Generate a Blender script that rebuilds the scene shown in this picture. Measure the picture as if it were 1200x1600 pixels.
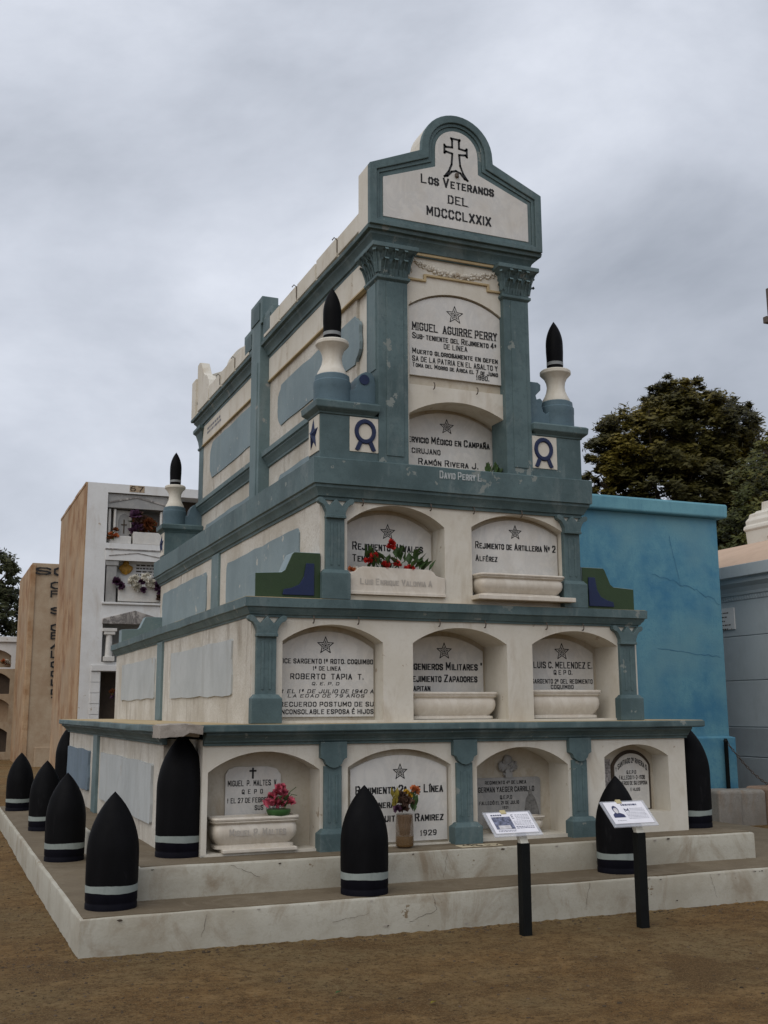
import bpy, bmesh, math, random
from mathutils import Vector, Matrix
R_ = math.radians
rnd = random.Random(7)
for o_ in list(bpy.data.objects):
    bpy.data.objects.remove(o_)
SC = bpy.context.scene
COL = SC.collection

# ------------------------------------------------------------------ camera
cam_d = bpy.data.cameras.new('camera'); cam = bpy.data.objects.new('camera', cam_d); COL.objects.link(cam)
SC.camera = cam
FW = Vector((0.37708248, 0.90843411, 0.18043355)); RT = Vector((0.92390877, -0.38258472, -0.00463772)); UP = Vector((-0.06481806, -0.16845295, 0.98357624))
M_ = Matrix((RT, UP, -FW)).transposed().to_4x4(); M_.translation = Vector((-2.0696, -8.588, 1.6))
cam.matrix_world = M_
cam_d.sensor_fit = 'VERTICAL'; cam_d.sensor_height = 36.0; cam_d.lens = 1685.76 / 1600 * 36.0
cam_d.clip_start = 0.05; cam_d.clip_end = 3000

# ------------------------------------------------------------------ world: overcast sky
SUN_EL, SUN_AZ = 46.0, 232.0      # azimuth of the light, degrees clockwise from +Y
world = bpy.data.worlds.new('World'); SC.world = world; world.use_nodes = True
wt = world.node_tree; wt.nodes.clear()
def wn(t, **k):
    n = wt.nodes.new(t)
    for a, b in k.items(): setattr(n, a, b)
    return n
wo = wn('ShaderNodeOutputWorld'); bg = wn('ShaderNodeBackground'); bg.inputs['Strength'].default_value = 0.1
sky = wn('ShaderNodeTexSky', sky_type='NISHITA', sun_disc=False)
sky.sun_elevation = R_(SUN_EL); sky.sun_rotation = R_(SUN_AZ); sky.air_density = 1.0; sky.dust_density = 2.0
tc = wn('ShaderNodeTexCoord'); mp = wn('ShaderNodeMapping'); mp.inputs['Scale'].default_value = (1.0, 1.0, 1.7); mp.inputs['Location'].default_value = (2.114, -6.719, -8.968)
n1 = wn('ShaderNodeTexNoise'); n1.inputs['Scale'].default_value = 1.9; n1.inputs['Detail'].default_value = 7; n1.inputs['Roughness'].default_value = 0.57; n1.inputs['Distortion'].default_value = 0.35
cr = wn('ShaderNodeValToRGB'); e = cr.color_ramp.elements
e[0].position = 0.27; e[0].color = (3.7, 4.05, 4.7, 1)
e[1].position = 0.66; e[1].color = (8.2, 8.6, 9.5, 1)
el = cr.color_ramp.elements.new(0.5); el.color = (6.25, 6.65, 7.5, 1)
mx = wn('ShaderNodeMix', data_type='RGBA'); mx.inputs['Factor'].default_value = 0.93
wt.links.new(tc.outputs['Generated'], mp.inputs['Vector']); wt.links.new(mp.outputs['Vector'], n1.inputs['Vector'])
wt.links.new(n1.outputs['Fac'], cr.inputs['Fac'])
wt.links.new(sky.outputs['Color'], mx.inputs['A']); wt.links.new(cr.outputs['Color'], mx.inputs['B'])
wt.links.new(mx.outputs['Result'], bg.inputs['Color']); wt.links.new(bg.outputs['Background'], wo.inputs['Surface'])

# ------------------------------------------------------------------ sun behind cloud
sl = bpy.data.lights.new('sun', 'SUN'); sl.energy = 1.3; sl.angle = R_(60); sl.color = (1.0, 0.95, 0.88)
so = bpy.data.objects.new('sun', sl); COL.objects.link(so)
ca, sa = math.cos(R_(SUN_EL)), math.sin(R_(SUN_EL))
sd = Vector((math.sin(R_(SUN_AZ)) * ca, math.cos(R_(SUN_AZ)) * ca, sa))
so.rotation_euler = sd.to_track_quat('Z', 'Y').to_euler(); so.location = (-6, -8, 14)

vs = SC.view_settings; vs.view_transform = 'Standard'; vs.look = 'None'; vs.exposure = 0.0; vs.gamma = 1.0; vs.use_curve_mapping = False
SC.render.engine = 'CYCLES'

# ------------------------------------------------------------------ materials
MATS = {}
class NB:
    def __init__(s, name):
        s.m = bpy.data.materials.new(name); s.m.use_nodes = True; s.t = s.m.node_tree
        s.p = s.t.nodes['Principled BSDF']; s.tc = None
        MATS[name] = s.m
    def n(s, t, **k):
        x = s.t.nodes.new(t)
        for a, b in k.items():
            if a in x.inputs: x.inputs[a].default_value = b
            else: setattr(x, a, b)
        return x
    def l(s, a, b): s.t.links.new(a, b)
    def co(s, scale=(1, 1, 1), loc=(0, 0, 0)):
        if s.tc is None: s.tc = s.n('ShaderNodeTexCoord')
        m = s.n('ShaderNodeMapping'); m.inputs['Scale'].default_value = scale; m.inputs['Location'].default_value = loc
        s.l(s.tc.outputs['Object'], m.inputs['Vector']); return m.outputs['Vector']
    def noise(s, scale, detail=5, rough=0.55, mscale=(1, 1, 1), loc=(0, 0, 0), dist=0.0):
        x = s.n('ShaderNodeTexNoise'); x.inputs['Scale'].default_value = scale; x.inputs['Detail'].default_value = detail
        x.inputs['Roughness'].default_value = rough; x.inputs['Distortion'].default_value = dist
        s.l(s.co(mscale, loc), x.inputs['Vector']); return x.outputs['Fac']
    def ramp(s, fac, pts):
        r = s.n('ShaderNodeValToRGB'); els = r.color_ramp.elements
        while len(els) < len(pts): els.new(0.5)
        for q, (p, c) in zip(els, pts):
            q.position = p; q.color = (c if isinstance(c, tuple) else (c, c, c)) + (1,)
        s.l(fac, r.inputs['Fac']); return r.outputs['Color']
    def mix(s, fac, a, b, blend='MIX'):
        x = s.n('ShaderNodeMix', data_type='RGBA', blend_type=blend)
        for v, nm in ((fac, 'Factor'), (a, 'A'), (b, 'B')):
            if isinstance(v, (int, float)): x.inputs[nm].default_value = v
            elif isinstance(v, tuple): x.inputs[nm].default_value = v + (1,)
            else: s.l(v, x.inputs[nm])
        return x.outputs['Result']
    def bump(s, h, strength=0.3, dist=0.01, prev=None):
        b = s.n('ShaderNodeBump'); b.inputs['Strength'].default_value = strength; b.inputs['Distance'].default_value = dist
        s.l(h, b.inputs['Height'])
        if prev is not None: s.l(prev, b.inputs['Normal'])
        s.l(b.outputs['Normal'], s.p.inputs['Normal']); return b.outputs['Normal']
    def done(s, col, rough=0.8, spec=0.3):
        if isinstance(col, tuple): s.p.inputs['Base Color'].default_value = col + (1,)
        else: s.l(col, s.p.inputs['Base Color'])
        if isinstance(rough, (int, float)): s.p.inputs['Roughness'].default_value = rough
        else: s.l(rough, s.p.inputs['Roughness'])
        s.p.inputs['Specular IOR Level'].default_value = spec
        return s.m

def paint(name, base, dirt, streak, amount=0.55, bump=0.25, bscale=90, rough=0.75, chips=None, patch=None, flow=None, chipt=0.668):
    b = NB(name)
    a = b.noise(1.7, 8, 0.62); f1 = b.ramp(a, [(0.42, 0.0), (0.63, 1.0)])
    st = b.noise(1.0, 8, 0.68, flow or (3.6, 3.6, 1.1), (3, 1, 0), 0.8); f2 = b.ramp(st, [(0.52, 0.0), (0.70, 1.0)])
    fine = b.noise(23 if bump < 0.8 else 38, 6, 0.75); f3 = b.ramp(fine, [(0.52, 0.0), (0.62, 1.0)])
    c = b.mix(b.mix(amount, (0, 0, 0), f1), base, dirt)
    c = b.mix(b.mix(amount, (0, 0, 0), f2), c, streak)
    c = b.mix(b.mix(amount * (0.5 if bump < 0.8 else 0.85), (0, 0, 0), f3), c, dirt)
    if patch:
        pn = b.noise(0.9, 4, 0.5, loc=(7, 2, 5)); c = b.mix(b.ramp(pn, [(0.45, 0.0), (0.62, 0.7)]), c, patch)
    if chips:
        cn = b.noise(5.5, 9, 0.62, loc=(1, 8, 3)); c = b.mix(b.ramp(cn, [(chipt, 0.0), (chipt + 0.015, 1.0)]), c, chips)
    h = b.noise(bscale, 4, 0.6); n_ = b.bump(h, bump, 0.006)
    h2 = b.noise(5.0, 4, 0.5, loc=(2, 2, 2)); b.bump(h2, 0.25, 0.012, n_)
    return b.done(c, rough)

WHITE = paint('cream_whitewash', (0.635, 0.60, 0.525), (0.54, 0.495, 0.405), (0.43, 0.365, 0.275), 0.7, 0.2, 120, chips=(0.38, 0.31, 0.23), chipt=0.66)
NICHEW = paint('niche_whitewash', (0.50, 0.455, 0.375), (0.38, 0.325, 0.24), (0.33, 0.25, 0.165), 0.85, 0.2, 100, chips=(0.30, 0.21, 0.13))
STUCCO = paint('rough_stucco', (0.58, 0.55, 0.49), (0.44, 0.40, 0.33), (0.29, 0.25, 0.20), 0.9, 1.0, 34, 0.9)
STEPW = paint('step_whitewash', (0.43, 0.41, 0.345), (0.34, 0.31, 0.245), (0.24, 0.19, 0.13), 0.9, 0.4, 60, 0.85, chips=(0.20, 0.155, 0.10), flow=(2.6, 2.6, 1.6), chipt=0.665)
SCREED = paint('step_screed', (0.165, 0.13, 0.085), (0.115, 0.088, 0.056), (0.20, 0.165, 0.115), 0.8, 0.4, 70, 0.95)
TEAL_LIT = paint('teal_lit_paint', (0.135, 0.192, 0.198), (0.092, 0.135, 0.14), (0.18, 0.225, 0.225), 0.8, 0.25, 80, 0.6, chips=(0.27, 0.28, 0.26), chipt=0.645)  # lighter copy of the teal, the flanks' brighter light put into the colour
TEAL_SHADED = paint('teal_shaded_paint', (0.100, 0.150, 0.155), (0.056, 0.090, 0.094), (0.145, 0.185, 0.185), 0.95, 0.3, 70, 0.6, chips=(0.20, 0.225, 0.21), chipt=0.645)  # darker copy of the same teal, with the fronts' shade in the colour
TEALB = paint('slate_blue_paint', (0.095, 0.15, 0.18), (0.065, 0.105, 0.125), (0.13, 0.185, 0.205), 0.8, 0.2, 80, 0.6)
PANEL = paint('blue_grey_panel', (0.215, 0.275, 0.295), (0.17, 0.222, 0.24), (0.25, 0.30, 0.305), 0.8, 0.3, 60, 0.8, chips=(0.40, 0.40, 0.37), chipt=0.65)
PANELP = paint('pale_panel', (0.45, 0.47, 0.465), (0.37, 0.39, 0.385), (0.33, 0.335, 0.32), 0.7, 0.25, 60, 0.8, chips=(0.40, 0.36, 0.30), chipt=0.665)
PANELD = paint('dark_panel', (0.15, 0.20, 0.25), (0.11, 0.15, 0.18), (0.19, 0.23, 0.26), 0.7, 0.3, 60, 0.75)
BROKEN = paint('bare_mortar', (0.36, 0.325, 0.285), (0.24, 0.21, 0.18), (0.28, 0.245, 0.21), 0.8, 0.9, 30, 0.95)
SAND = paint('sandy_edge', (0.48, 0.38, 0.22), (0.36, 0.27, 0.15), (0.40, 0.30, 0.18), 0.7, 0.4, 60, 0.9)
GREEN = paint('green_paint', (0.030, 0.056, 0.022), (0.02, 0.04, 0.017), (0.042, 0.066, 0.032), 0.6, 0.2, 80, 0.5)
NAVY = paint('navy_paint', (0.012, 0.022, 0.070), (0.008, 0.015, 0.045), (0.018, 0.03, 0.08), 0.5, 0.1, 80, 0.5)
SKYBLUE = paint('sky_blue_wall', (0.12, 0.29, 0.365), (0.050, 0.185, 0.305), (0.075, 0.22, 0.32), 0.9, 0.5, 35, 0.8, patch=(0.15, 0.30, 0.35))
SKYBLUE2 = paint('sky_blue_slab', (0.15, 0.34, 0.40), (0.11, 0.27, 0.34), (0.085, 0.22, 0.30), 0.7, 0.3, 50, 0.8)
GREYW = paint('grey_white_wall', (0.42, 0.47, 0.49), (0.35, 0.39, 0.41), (0.32, 0.35, 0.36), 0.5, 0.15, 60, 0.7)
GREYD = paint('grey_plinth', (0.30, 0.34, 0.36), (0.23, 0.25, 0.27), (0.24, 0.25, 0.26), 0.5, 0.15, 60, 0.7)
BLOCKW = paint('block_white', (0.68, 0.68, 0.67), (0.55, 0.53, 0.50), (0.46, 0.41, 0.35), 0.5, 0.2, 50, 0.85, chips=(0.40, 0.33, 0.25))
RUSTY = paint('stained_concrete', (0.42, 0.29, 0.175), (0.28, 0.155, 0.075), (0.155, 0.065, 0.03), 1.0, 0.4, 30, 0.9, patch=(0.36, 0.27, 0.18), flow=(1.1, 1.1, 0.5))
CONC = paint('tan_concrete', (0.40, 0.315, 0.22), (0.31, 0.22, 0.14), (0.26, 0.165, 0.10), 0.9, 0.4, 30, 0.9, flow=(1.3, 1.3, 0.6))
ROOFT = paint('pinkish_roof', (0.50, 0.36, 0.26), (0.40, 0.28, 0.2), (0.4, 0.3, 0.22), 0.5, 0.3, 30, 0.9)
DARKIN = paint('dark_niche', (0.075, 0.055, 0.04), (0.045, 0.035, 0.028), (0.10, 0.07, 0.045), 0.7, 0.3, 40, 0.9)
STONE = paint('rough_stone', (0.30, 0.28, 0.25), (0.20, 0.18, 0.155), (0.24, 0.18, 0.13), 0.8, 0.8, 30, 0.95)
STONER = paint('reddish_stone', (0.32, 0.22, 0.16), (0.22, 0.15, 0.11), (0.20, 0.14, 0.10), 0.8, 0.8, 30, 0.95)

def marble(name, base, vein, amt=0.5, spots=None):
    b = NB(name)
    d = b.noise(3.1, 9, 0.7, (1.4, 1, 0.9), dist=0.7); f = b.ramp(d, [(0.43, 0.0), (0.495, 1.0), (0.52, 0.75), (0.60, 0.0)])
    c = b.mix(b.mix(amt, (0, 0, 0), f), base, vein)
    s2 = b.noise(4, 6, 0.6, loc=(4, 4, 1)); c = b.mix(b.mix(0.5, (0, 0, 0), b.ramp(s2, [(0.45, 0.0), (0.75, 1.0)])), c, spots or vein)
    h = b.noise(60, 4, 0.6); b.bump(h, 0.1, 0.003)
    return b.done(c, 0.42, 0.4)
MARBLE = marble('white_marble', (0.62, 0.60, 0.56), (0.44, 0.44, 0.43), 0.4, (0.52, 0.47, 0.395))
MARBLEG = marble('grey_marble', (0.33, 0.32, 0.30), (0.22, 0.22, 0.22), 0.5)
MARBLEC = marble('cream_marble', (0.64, 0.59, 0.51), (0.48, 0.42, 0.34), 0.4, (0.46, 0.38, 0.28))
MARBLED = marble('dark_veined_marble', (0.40, 0.37, 0.34), (0.10, 0.09, 0.085), 0.9)

def simple(name, col, rough=0.6, spec=0.4, var=0.15, scale=12, bump=0.0, metal=0.0):
    b = NB(name)
    n_ = b.noise(scale, 5, 0.6)
    d = tuple(c * (1 - var) for c in col); u = tuple(min(1, c * (1 + var)) for c in col)
    c = b.ramp(n_, [(0.3, d), (0.7, u)])
    if bump: b.bump(n_, bump, 0.004)
    b.p.inputs['Metallic'].default_value = metal
    return b.done(c, rough, spec)
def shellmat(name, col):
    b = NB(name)
    n_ = b.noise(3.0, 8, 0.65, (2, 2, 0.6)); c = b.ramp(n_, [(0.35, col), (0.62, tuple(x * 1.5 for x in col)), (0.74, tuple(x * 2.2 + 0.010 for x in col))])
    r = b.ramp(b.noise(6, 6, 0.6), [(0.3, 0.5), (0.7, 0.72)])
    b.bump(b.noise(26, 5, 0.6), 0.12, 0.004)
    return b.done(c, r, 0.06)
BLACK = shellmat('black_gloss_paint', (0.0042, 0.0042, 0.0048))
BASEB = shellmat('blue_black_paint', (0.0045, 0.0045, 0.0075))
BAND = paint('pale_green_band', (0.27, 0.305, 0.285), (0.20, 0.23, 0.215), (0.16, 0.185, 0.175), 0.8, 0.1, 80, 0.6)
INK = simple('black_lettering', (0.012, 0.012, 0.013), 0.6, 0.3)
INKF = simple('faded_lettering', (0.42, 0.385, 0.34), 0.8, 0.2)
INKW = simple('grey_lettering', (0.40, 0.43, 0.43), 0.7, 0.2)
INKB = simple('brown_lettering', (0.055, 0.042, 0.032), 0.9, 0.1)
IRON = simple('rusty_iron', (0.09, 0.07, 0.055), 0.7, 0.4)
METALB = simple('black_metal_post', (0.007, 0.008, 0.008), 0.5, 0.12)
PAPER = simple('white_paper', (0.74, 0.73, 0.77), 0.6, 0.3, 0.05)
WOODW = simple('pale_wood', (0.62, 0.60, 0.52), 0.7, 0.2)
PRINT = simple('grey_print', (0.33, 0.33, 0.37), 0.7, 0.2)
NAVYP = simple('navy_print', (0.04, 0.045, 0.10), 0.7, 0.2)
PHOTO = simple('dark_photo_print', (0.13, 0.14, 0.20), 0.5, 0.3, 0.85, 40)
SKINP = simple('pale_photo_print', (0.55, 0.53, 0.54), 0.5, 0.3, 0.2, 30)
CLIP = simple('brass_clip', (0.45, 0.38, 0.2), 0.5, 0.4)
RED = simple('red_petals', (0.42, 0.022, 0.018), 0.6, 0.2, 0.4, 30)
PINK = simple('pink_petals', (0.55, 0.115, 0.165), 0.6, 0.2, 0.45, 40)
WPET = simple('white_petals', (0.66, 0.63, 0.55), 0.7, 0.2, 0.15, 30)
PURP = simple('purple_petals', (0.10, 0.045, 0.09), 0.7, 0.2, 0.4, 30)
ORAN = simple('orange_petals', (0.50, 0.16, 0.06), 0.6, 0.2, 0.3, 30)
YELL = simple('yellow_petals', (0.50, 0.30, 0.03), 0.6, 0.2, 0.3, 30)
WILT = simple('wilted_petals', (0.10, 0.06, 0.045), 0.8, 0.1, 0.5, 40)
RUSTF = simple('dried_flowers', (0.16, 0.055, 0.022), 0.9, 0.1, 0.5, 25)
GOLD = simple('gilt_ornament', (0.42, 0.22, 0.03), 0.5, 0.4, 0.4, 20)
LEAF = simple('flower_leaf', (0.045, 0.085, 0.025), 0.55, 0.3, 0.4, 25)
DRYL = simple('dry_leaf', (0.20, 0.16, 0.03), 0.8, 0.1, 0.3, 25)
POTG = simple('green_pot', (0.04, 0.11, 0.03), 0.5, 0.3)
WATER = simple('brown_water', (0.15, 0.075, 0.015), 0.2, 0.5)
b_ = NB('clear_plastic'); b_.p.inputs['Alpha'].default_value = 0.3; b_.done((0.22, 0.15, 0.09), 0.15, 0.3)
PLASTIC = b_.m
b_ = NB('clear_acrylic'); b_.p.inputs['Alpha'].default_value = 0.35; b_.done((0.7, 0.72, 0.78), 0.15, 0.5)
ACRYL = b_.m

def leafmat(name, dark, mid, light, scale=0.9):
    b = NB(name)
    a = b.noise(scale, 3, 0.5); f = b.noise(9.0, 3, 0.6, loc=(3, 3, 3))
    c = b.ramp(a, [(0.36, dark), (0.52, mid), (0.66, light)])
    c = b.mix(b.ramp(f, [(0.35, 0.0), (0.7, 0.6)]), c, dark)
    b.p.inputs['Subsurface Weight'].default_value = 0.0
    return b.done(c, 0.6, 0.25)
FOL = leafmat('olive_foliage', (0.028, 0.027, 0.006), (0.068, 0.058, 0.009), (0.15, 0.115, 0.014), 0.6)
FOL2 = leafmat('grey_green_foliage', (0.036, 0.044, 0.011), (0.07, 0.076, 0.016), (0.13, 0.12, 0.024))
FOL3 = leafmat('dark_foliage', (0.025, 0.030, 0.013), (0.045, 0.05, 0.018), (0.08, 0.08, 0.025))
BARK = simple('bark', (0.07, 0.055, 0.04), 0.9, 0.1, 0.4, 8, 0.5)

b_ = NB('dirt_ground')
g1 = b_.noise(0.45, 6, 0.6); g2 = b_.noise(2.6, 9, 0.72, (1, 1.5, 1)); g3 = b_.noise(30, 7, 0.78); g4 = b_.noise(95, 4, 0.75); g5 = b_.noise(11, 6, 0.7, loc=(4, 1, 0))
gc = b_.ramp(g2, [(0.36, (0.1244, 0.0666, 0.0249)), (0.5, (0.2016, 0.1179, 0.0468)), (0.63, (0.2574, 0.1606, 0.0703))])
gc = b_.mix(b_.ramp(g1, [(0.44, 0.0), (0.60, 0.75)]), gc, (0.1930, 0.1435, 0.0732))
g6 = b_.noise(1.1, 7, 0.7, loc=(9, 4, 0), dist=0.6); gc = b_.mix(b_.ramp(g6, [(0.52, 0.0), (0.64, 0.7)]), gc, (0.0987, 0.0529, 0.0212))
gc = b_.mix(b_.ramp(g5, [(0.47, 0.0), (0.60, 0.7)]), gc, (0.1115, 0.0649, 0.0278))
gc = b_.mix(b_.ramp(g3, [(0.51, 0.0), (0.60, 0.8)]), gc, (0.0583, 0.0342, 0.0154))
gc = b_.mix(b_.ramp(g4, [(0.52, 0.0), (0.62, 0.6)]), gc, (0.2917, 0.2135, 0.1135))
nn = b_.bump(g3, 0.9, 0.02); nn = b_.bump(g4, 0.7, 0.006, nn); b_.bump(g2, 0.7, 0.06, nn)
DIRT = b_.done(gc, 0.95, 0.1)
PEB = simple('pebble_stone', (0.085, 0.062, 0.042), 0.95, 0.1, 0.6, 3)

# ------------------------------------------------------------------ mesh builder
class MB:
    def __init__(s): s.v = []; s.f = []
    def add(s, vs, fs):
        k = len(s.v); s.v += [tuple(x) for x in vs]; s.f += [tuple(i + k for i in f) for f in fs]; return s
    def box(s, x0, x1, y0, y1, z0, z1):
        return s.add([(x0, y0, z0), (x1, y0, z0), (x1, y1, z0), (x0, y1, z0), (x0, y0, z1), (x1, y0, z1), (x1, y1, z1), (x0, y1, z1)],
                     [(3, 2, 1, 0), (4, 5, 6, 7), (0, 1, 5, 4), (1, 2, 6, 5), (2, 3, 7, 6), (3, 0, 4, 7)])
    def rloft(s, prof, x0, x1, y0, y1):
        """stack of rectangles: prof = [(outset, z), ...] from the bottom up"""
        vs, fs = [], []
        for o, z in prof: vs += [(x0 - o, y0 - o, z), (x1 + o, y0 - o, z), (x1 + o, y1 + o, z), (x0 - o, y1 + o, z)]
        for i in range(len(prof) - 1):
            a, b = 4 * i, 4 * i + 4
            for k in range(4): fs.append((a + k, a + (k + 1) % 4, b + (k + 1) % 4, b + k))
        fs.append((3, 2, 1, 0)); t = 4 * (len(prof) - 1); fs.append((t, t + 1, t + 2, t + 3))
        return s.add(vs, fs)
    def wloft(s, prof, x0, x1, y0, y1, step=0.22, jit=0.004, seed=1):
        """like rloft, with edges that wander a little as hand-laid plaster does"""
        r2 = random.Random(seed); nx, ny = max(1, int((x1 - x0) / step)), max(1, int((y1 - y0) / step)); n = 2 * (nx + ny)
        jo = [r2.uniform(-jit, jit) for _ in range(n)]; jz = [r2.uniform(-jit, jit) * 0.8 for _ in range(n)]
        jo = [(jo[k - 1] + 2 * jo[k] + jo[(k + 1) % n]) / 3 for k in range(n)]; jz = [(jz[k - 1] + 2 * jz[k] + jz[(k + 1) % n]) / 3 for k in range(n)]
        vs, fs = [], []
        for o, z in prof:
            A = [(x0 - o + (x1 - x0 + 2 * o) * i / nx, y0 - o) for i in range(nx)] + [(x1 + o, y0 - o + (y1 - y0 + 2 * o) * i / ny) for i in range(ny)]
            A += [(x1 + o - (x1 - x0 + 2 * o) * i / nx, y1 + o) for i in range(nx)] + [(x0 - o, y1 + o - (y1 - y0 + 2 * o) * i / ny) for i in range(ny)]
            for k, (x, y) in enumerate(A):
                e1 = jo[k] + r2.uniform(-jit, jit) * 0.25
                dx, dy = (0, -e1) if k < nx else ((e1, 0) if k < nx + ny else ((0, e1) if k < 2 * nx + ny else (-e1, 0)))
                if k == 0: dx, dy = -e1, -e1
                vs.append((x + dx, y + dy, z + jz[k]))
        for i in range(len(prof) - 1):
            for k in range(n): fs.append((i * n + k, i * n + (k + 1) % n, (i + 1) * n + (k + 1) % n, (i + 1) * n + k))
        fs.append(tuple(range(n - 1, -1, -1))); t = (len(prof) - 1) * n; fs.append(tuple(range(t, t + n)))
        return s.add(vs, fs)
    def prism(s, poly, a, b, axis='y'):
        """polygon in the plane across the axis, from a to b"""
        n = len(poly)
        P = (lambda p, w: (p[0], w, p[1])) if axis == 'y' else ((lambda p, w: (w, p[0], p[1])) if axis == 'x' else (lambda p, w: (p[0], p[1], w)))
        vs = [P(p, a) for p in poly] + [P(p, b) for p in poly]
        fs = [tuple(range(n)), tuple(range(2 * n - 1, n - 1, -1))]
        for i in range(n): fs.append((i, (i + 1) % n, n + (i + 1) % n, n + i)[::-1])
        return s.add(vs, fs)
    def lathe(s, prof, cx, cy, cz=0, seg=32):
        """prof = [(r, z), ...] bottom to top"""
        vs, fs = [], []
        for r, z in prof:
            for k in range(seg):
                t = 2 * math.pi * k / seg; vs.append((cx + r * math.cos(t), cy + r * math.sin(t), cz + z))
        for i in range(len(prof) - 1):
            for k in range(seg):
                k2 = (k + 1) % seg; fs.append((i * seg + k, i * seg + k2, (i + 1) * seg + k2, (i + 1) * seg + k))
        fs.append(tuple(range(seg - 1, -1, -1))); t = (len(prof) - 1) * seg; fs.append(tuple(range(t, t + seg)))
        return s.add(vs, fs)
    def tube(s, pts, r, seg=6, taper=None):
        vs, fs = [], []; n = len(pts); pts = [Vector(p) for p in pts]
        for i, p in enumerate(pts):
            d = (pts[min(i + 1, n - 1)] - pts[max(i - 1, 0)]).normalized()
            a = d.orthogonal().normalized() if i == 0 else (a - d * a.dot(d)).normalized()
            b = d.cross(a); rr = r if taper is None else r + (taper - r) * i / (n - 1)
            for k in range(seg):
                t = 2 * math.pi * k / seg; vs.append(p + (a * math.cos(t) + b * math.sin(t)) * rr)
        for i in range(n - 1):
            for k in range(seg):
                k2 = (k + 1) % seg; fs.append((i * seg + k, i * seg + k2, (i + 1) * seg + k2, (i + 1) * seg + k))
        fs.append(tuple(range(seg - 1, -1, -1))); fs.append(tuple(range((n - 1) * seg, n * seg)))
        return s.add(vs, fs)
    def blob(s, c, r, sub=1, jit=0.25, sq=(1, 1, 1)):
        bm = bmesh.new(); bmesh.ops.create_icosphere(bm, subdivisions=sub, radius=1.0)
        vs = []
        for v in bm.verts:
            k = r * (1 + rnd.uniform(-jit, jit)); vs.append((c[0] + v.co.x * k * sq[0], c[1] + v.co.y * k * sq[1], c[2] + v.co.z * k * sq[2]))
        fs = [tuple(v.index for v in f.verts) for f in bm.faces]; bm.free()
        return s.add(vs, fs)
    def mesh(s, name, base=(0, 0, 0), smooth=None):
        me = bpy.data.meshes.new(name)
        me.from_pydata([(x - base[0], y - base[1], z - base[2]) for x, y, z in s.v], [], s.f)
        bm = bmesh.new(); bm.from_mesh(me); bmesh.ops.recalc_face_normals(bm, faces=bm.faces); bm.to_mesh(me); bm.free()
        if smooth:
            for p in me.polygons: p.use_smooth = True
            me.set_sharp_from_angle(angle=R_(smooth))
        return me

BASE = {}
def root_of(o):
    while o.parent is not None: o = o.parent
    return o
def put(name, me, mat, parent=None, bevel=0.0):
    o = bpy.data.objects.new(name, me); COL.objects.link(o)
    if not me.materials: me.materials.append(mat)
    if parent is not None: o.parent = parent
    if bevel:
        m = o.modifiers.new('bevel', 'BEVEL'); m.width = bevel; m.segments = 2; m.limit_method = 'ANGLE'; m.angle_limit = R_(35)
    return o
def part(name, mb, mat, parent, bevel=0.0, smooth=None):
    return put(name, mb.mesh(name, BASE[root_of(parent).name], smooth), mat, parent, bevel)
def thing(name, base, label, cat, group=None):
    o = bpy.data.objects.new(name, None); COL.objects.link(o); o.location = base; o.empty_display_size = 0.1
    BASE[o.name] = base; o['label'] = label; o['category'] = cat
    if group: o['group'] = group
    return o
def solo(name, mb, mat, base, label, cat, group=None, bevel=0.0, smooth=None):
    o = put(name, mb.mesh(name, base, smooth), mat, None, bevel); o.location = base; BASE[o.name] = base
    o['label'] = label; o['category'] = cat
    if group: o['group'] = group
    return o
def struct(name, mb, mat, smooth=None):
    o = put(name, mb.mesh(name, (0, 0, 0), smooth), mat); o['kind'] = 'structure'; BASE[o.name] = (0, 0, 0); return o
def copy_tree(o, parent=None):
    c = o.copy(); COL.objects.link(c); c.parent = parent
    for ch in [k for k in bpy.data.objects if k.parent is o]: copy_tree(ch, c)
    return c

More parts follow.
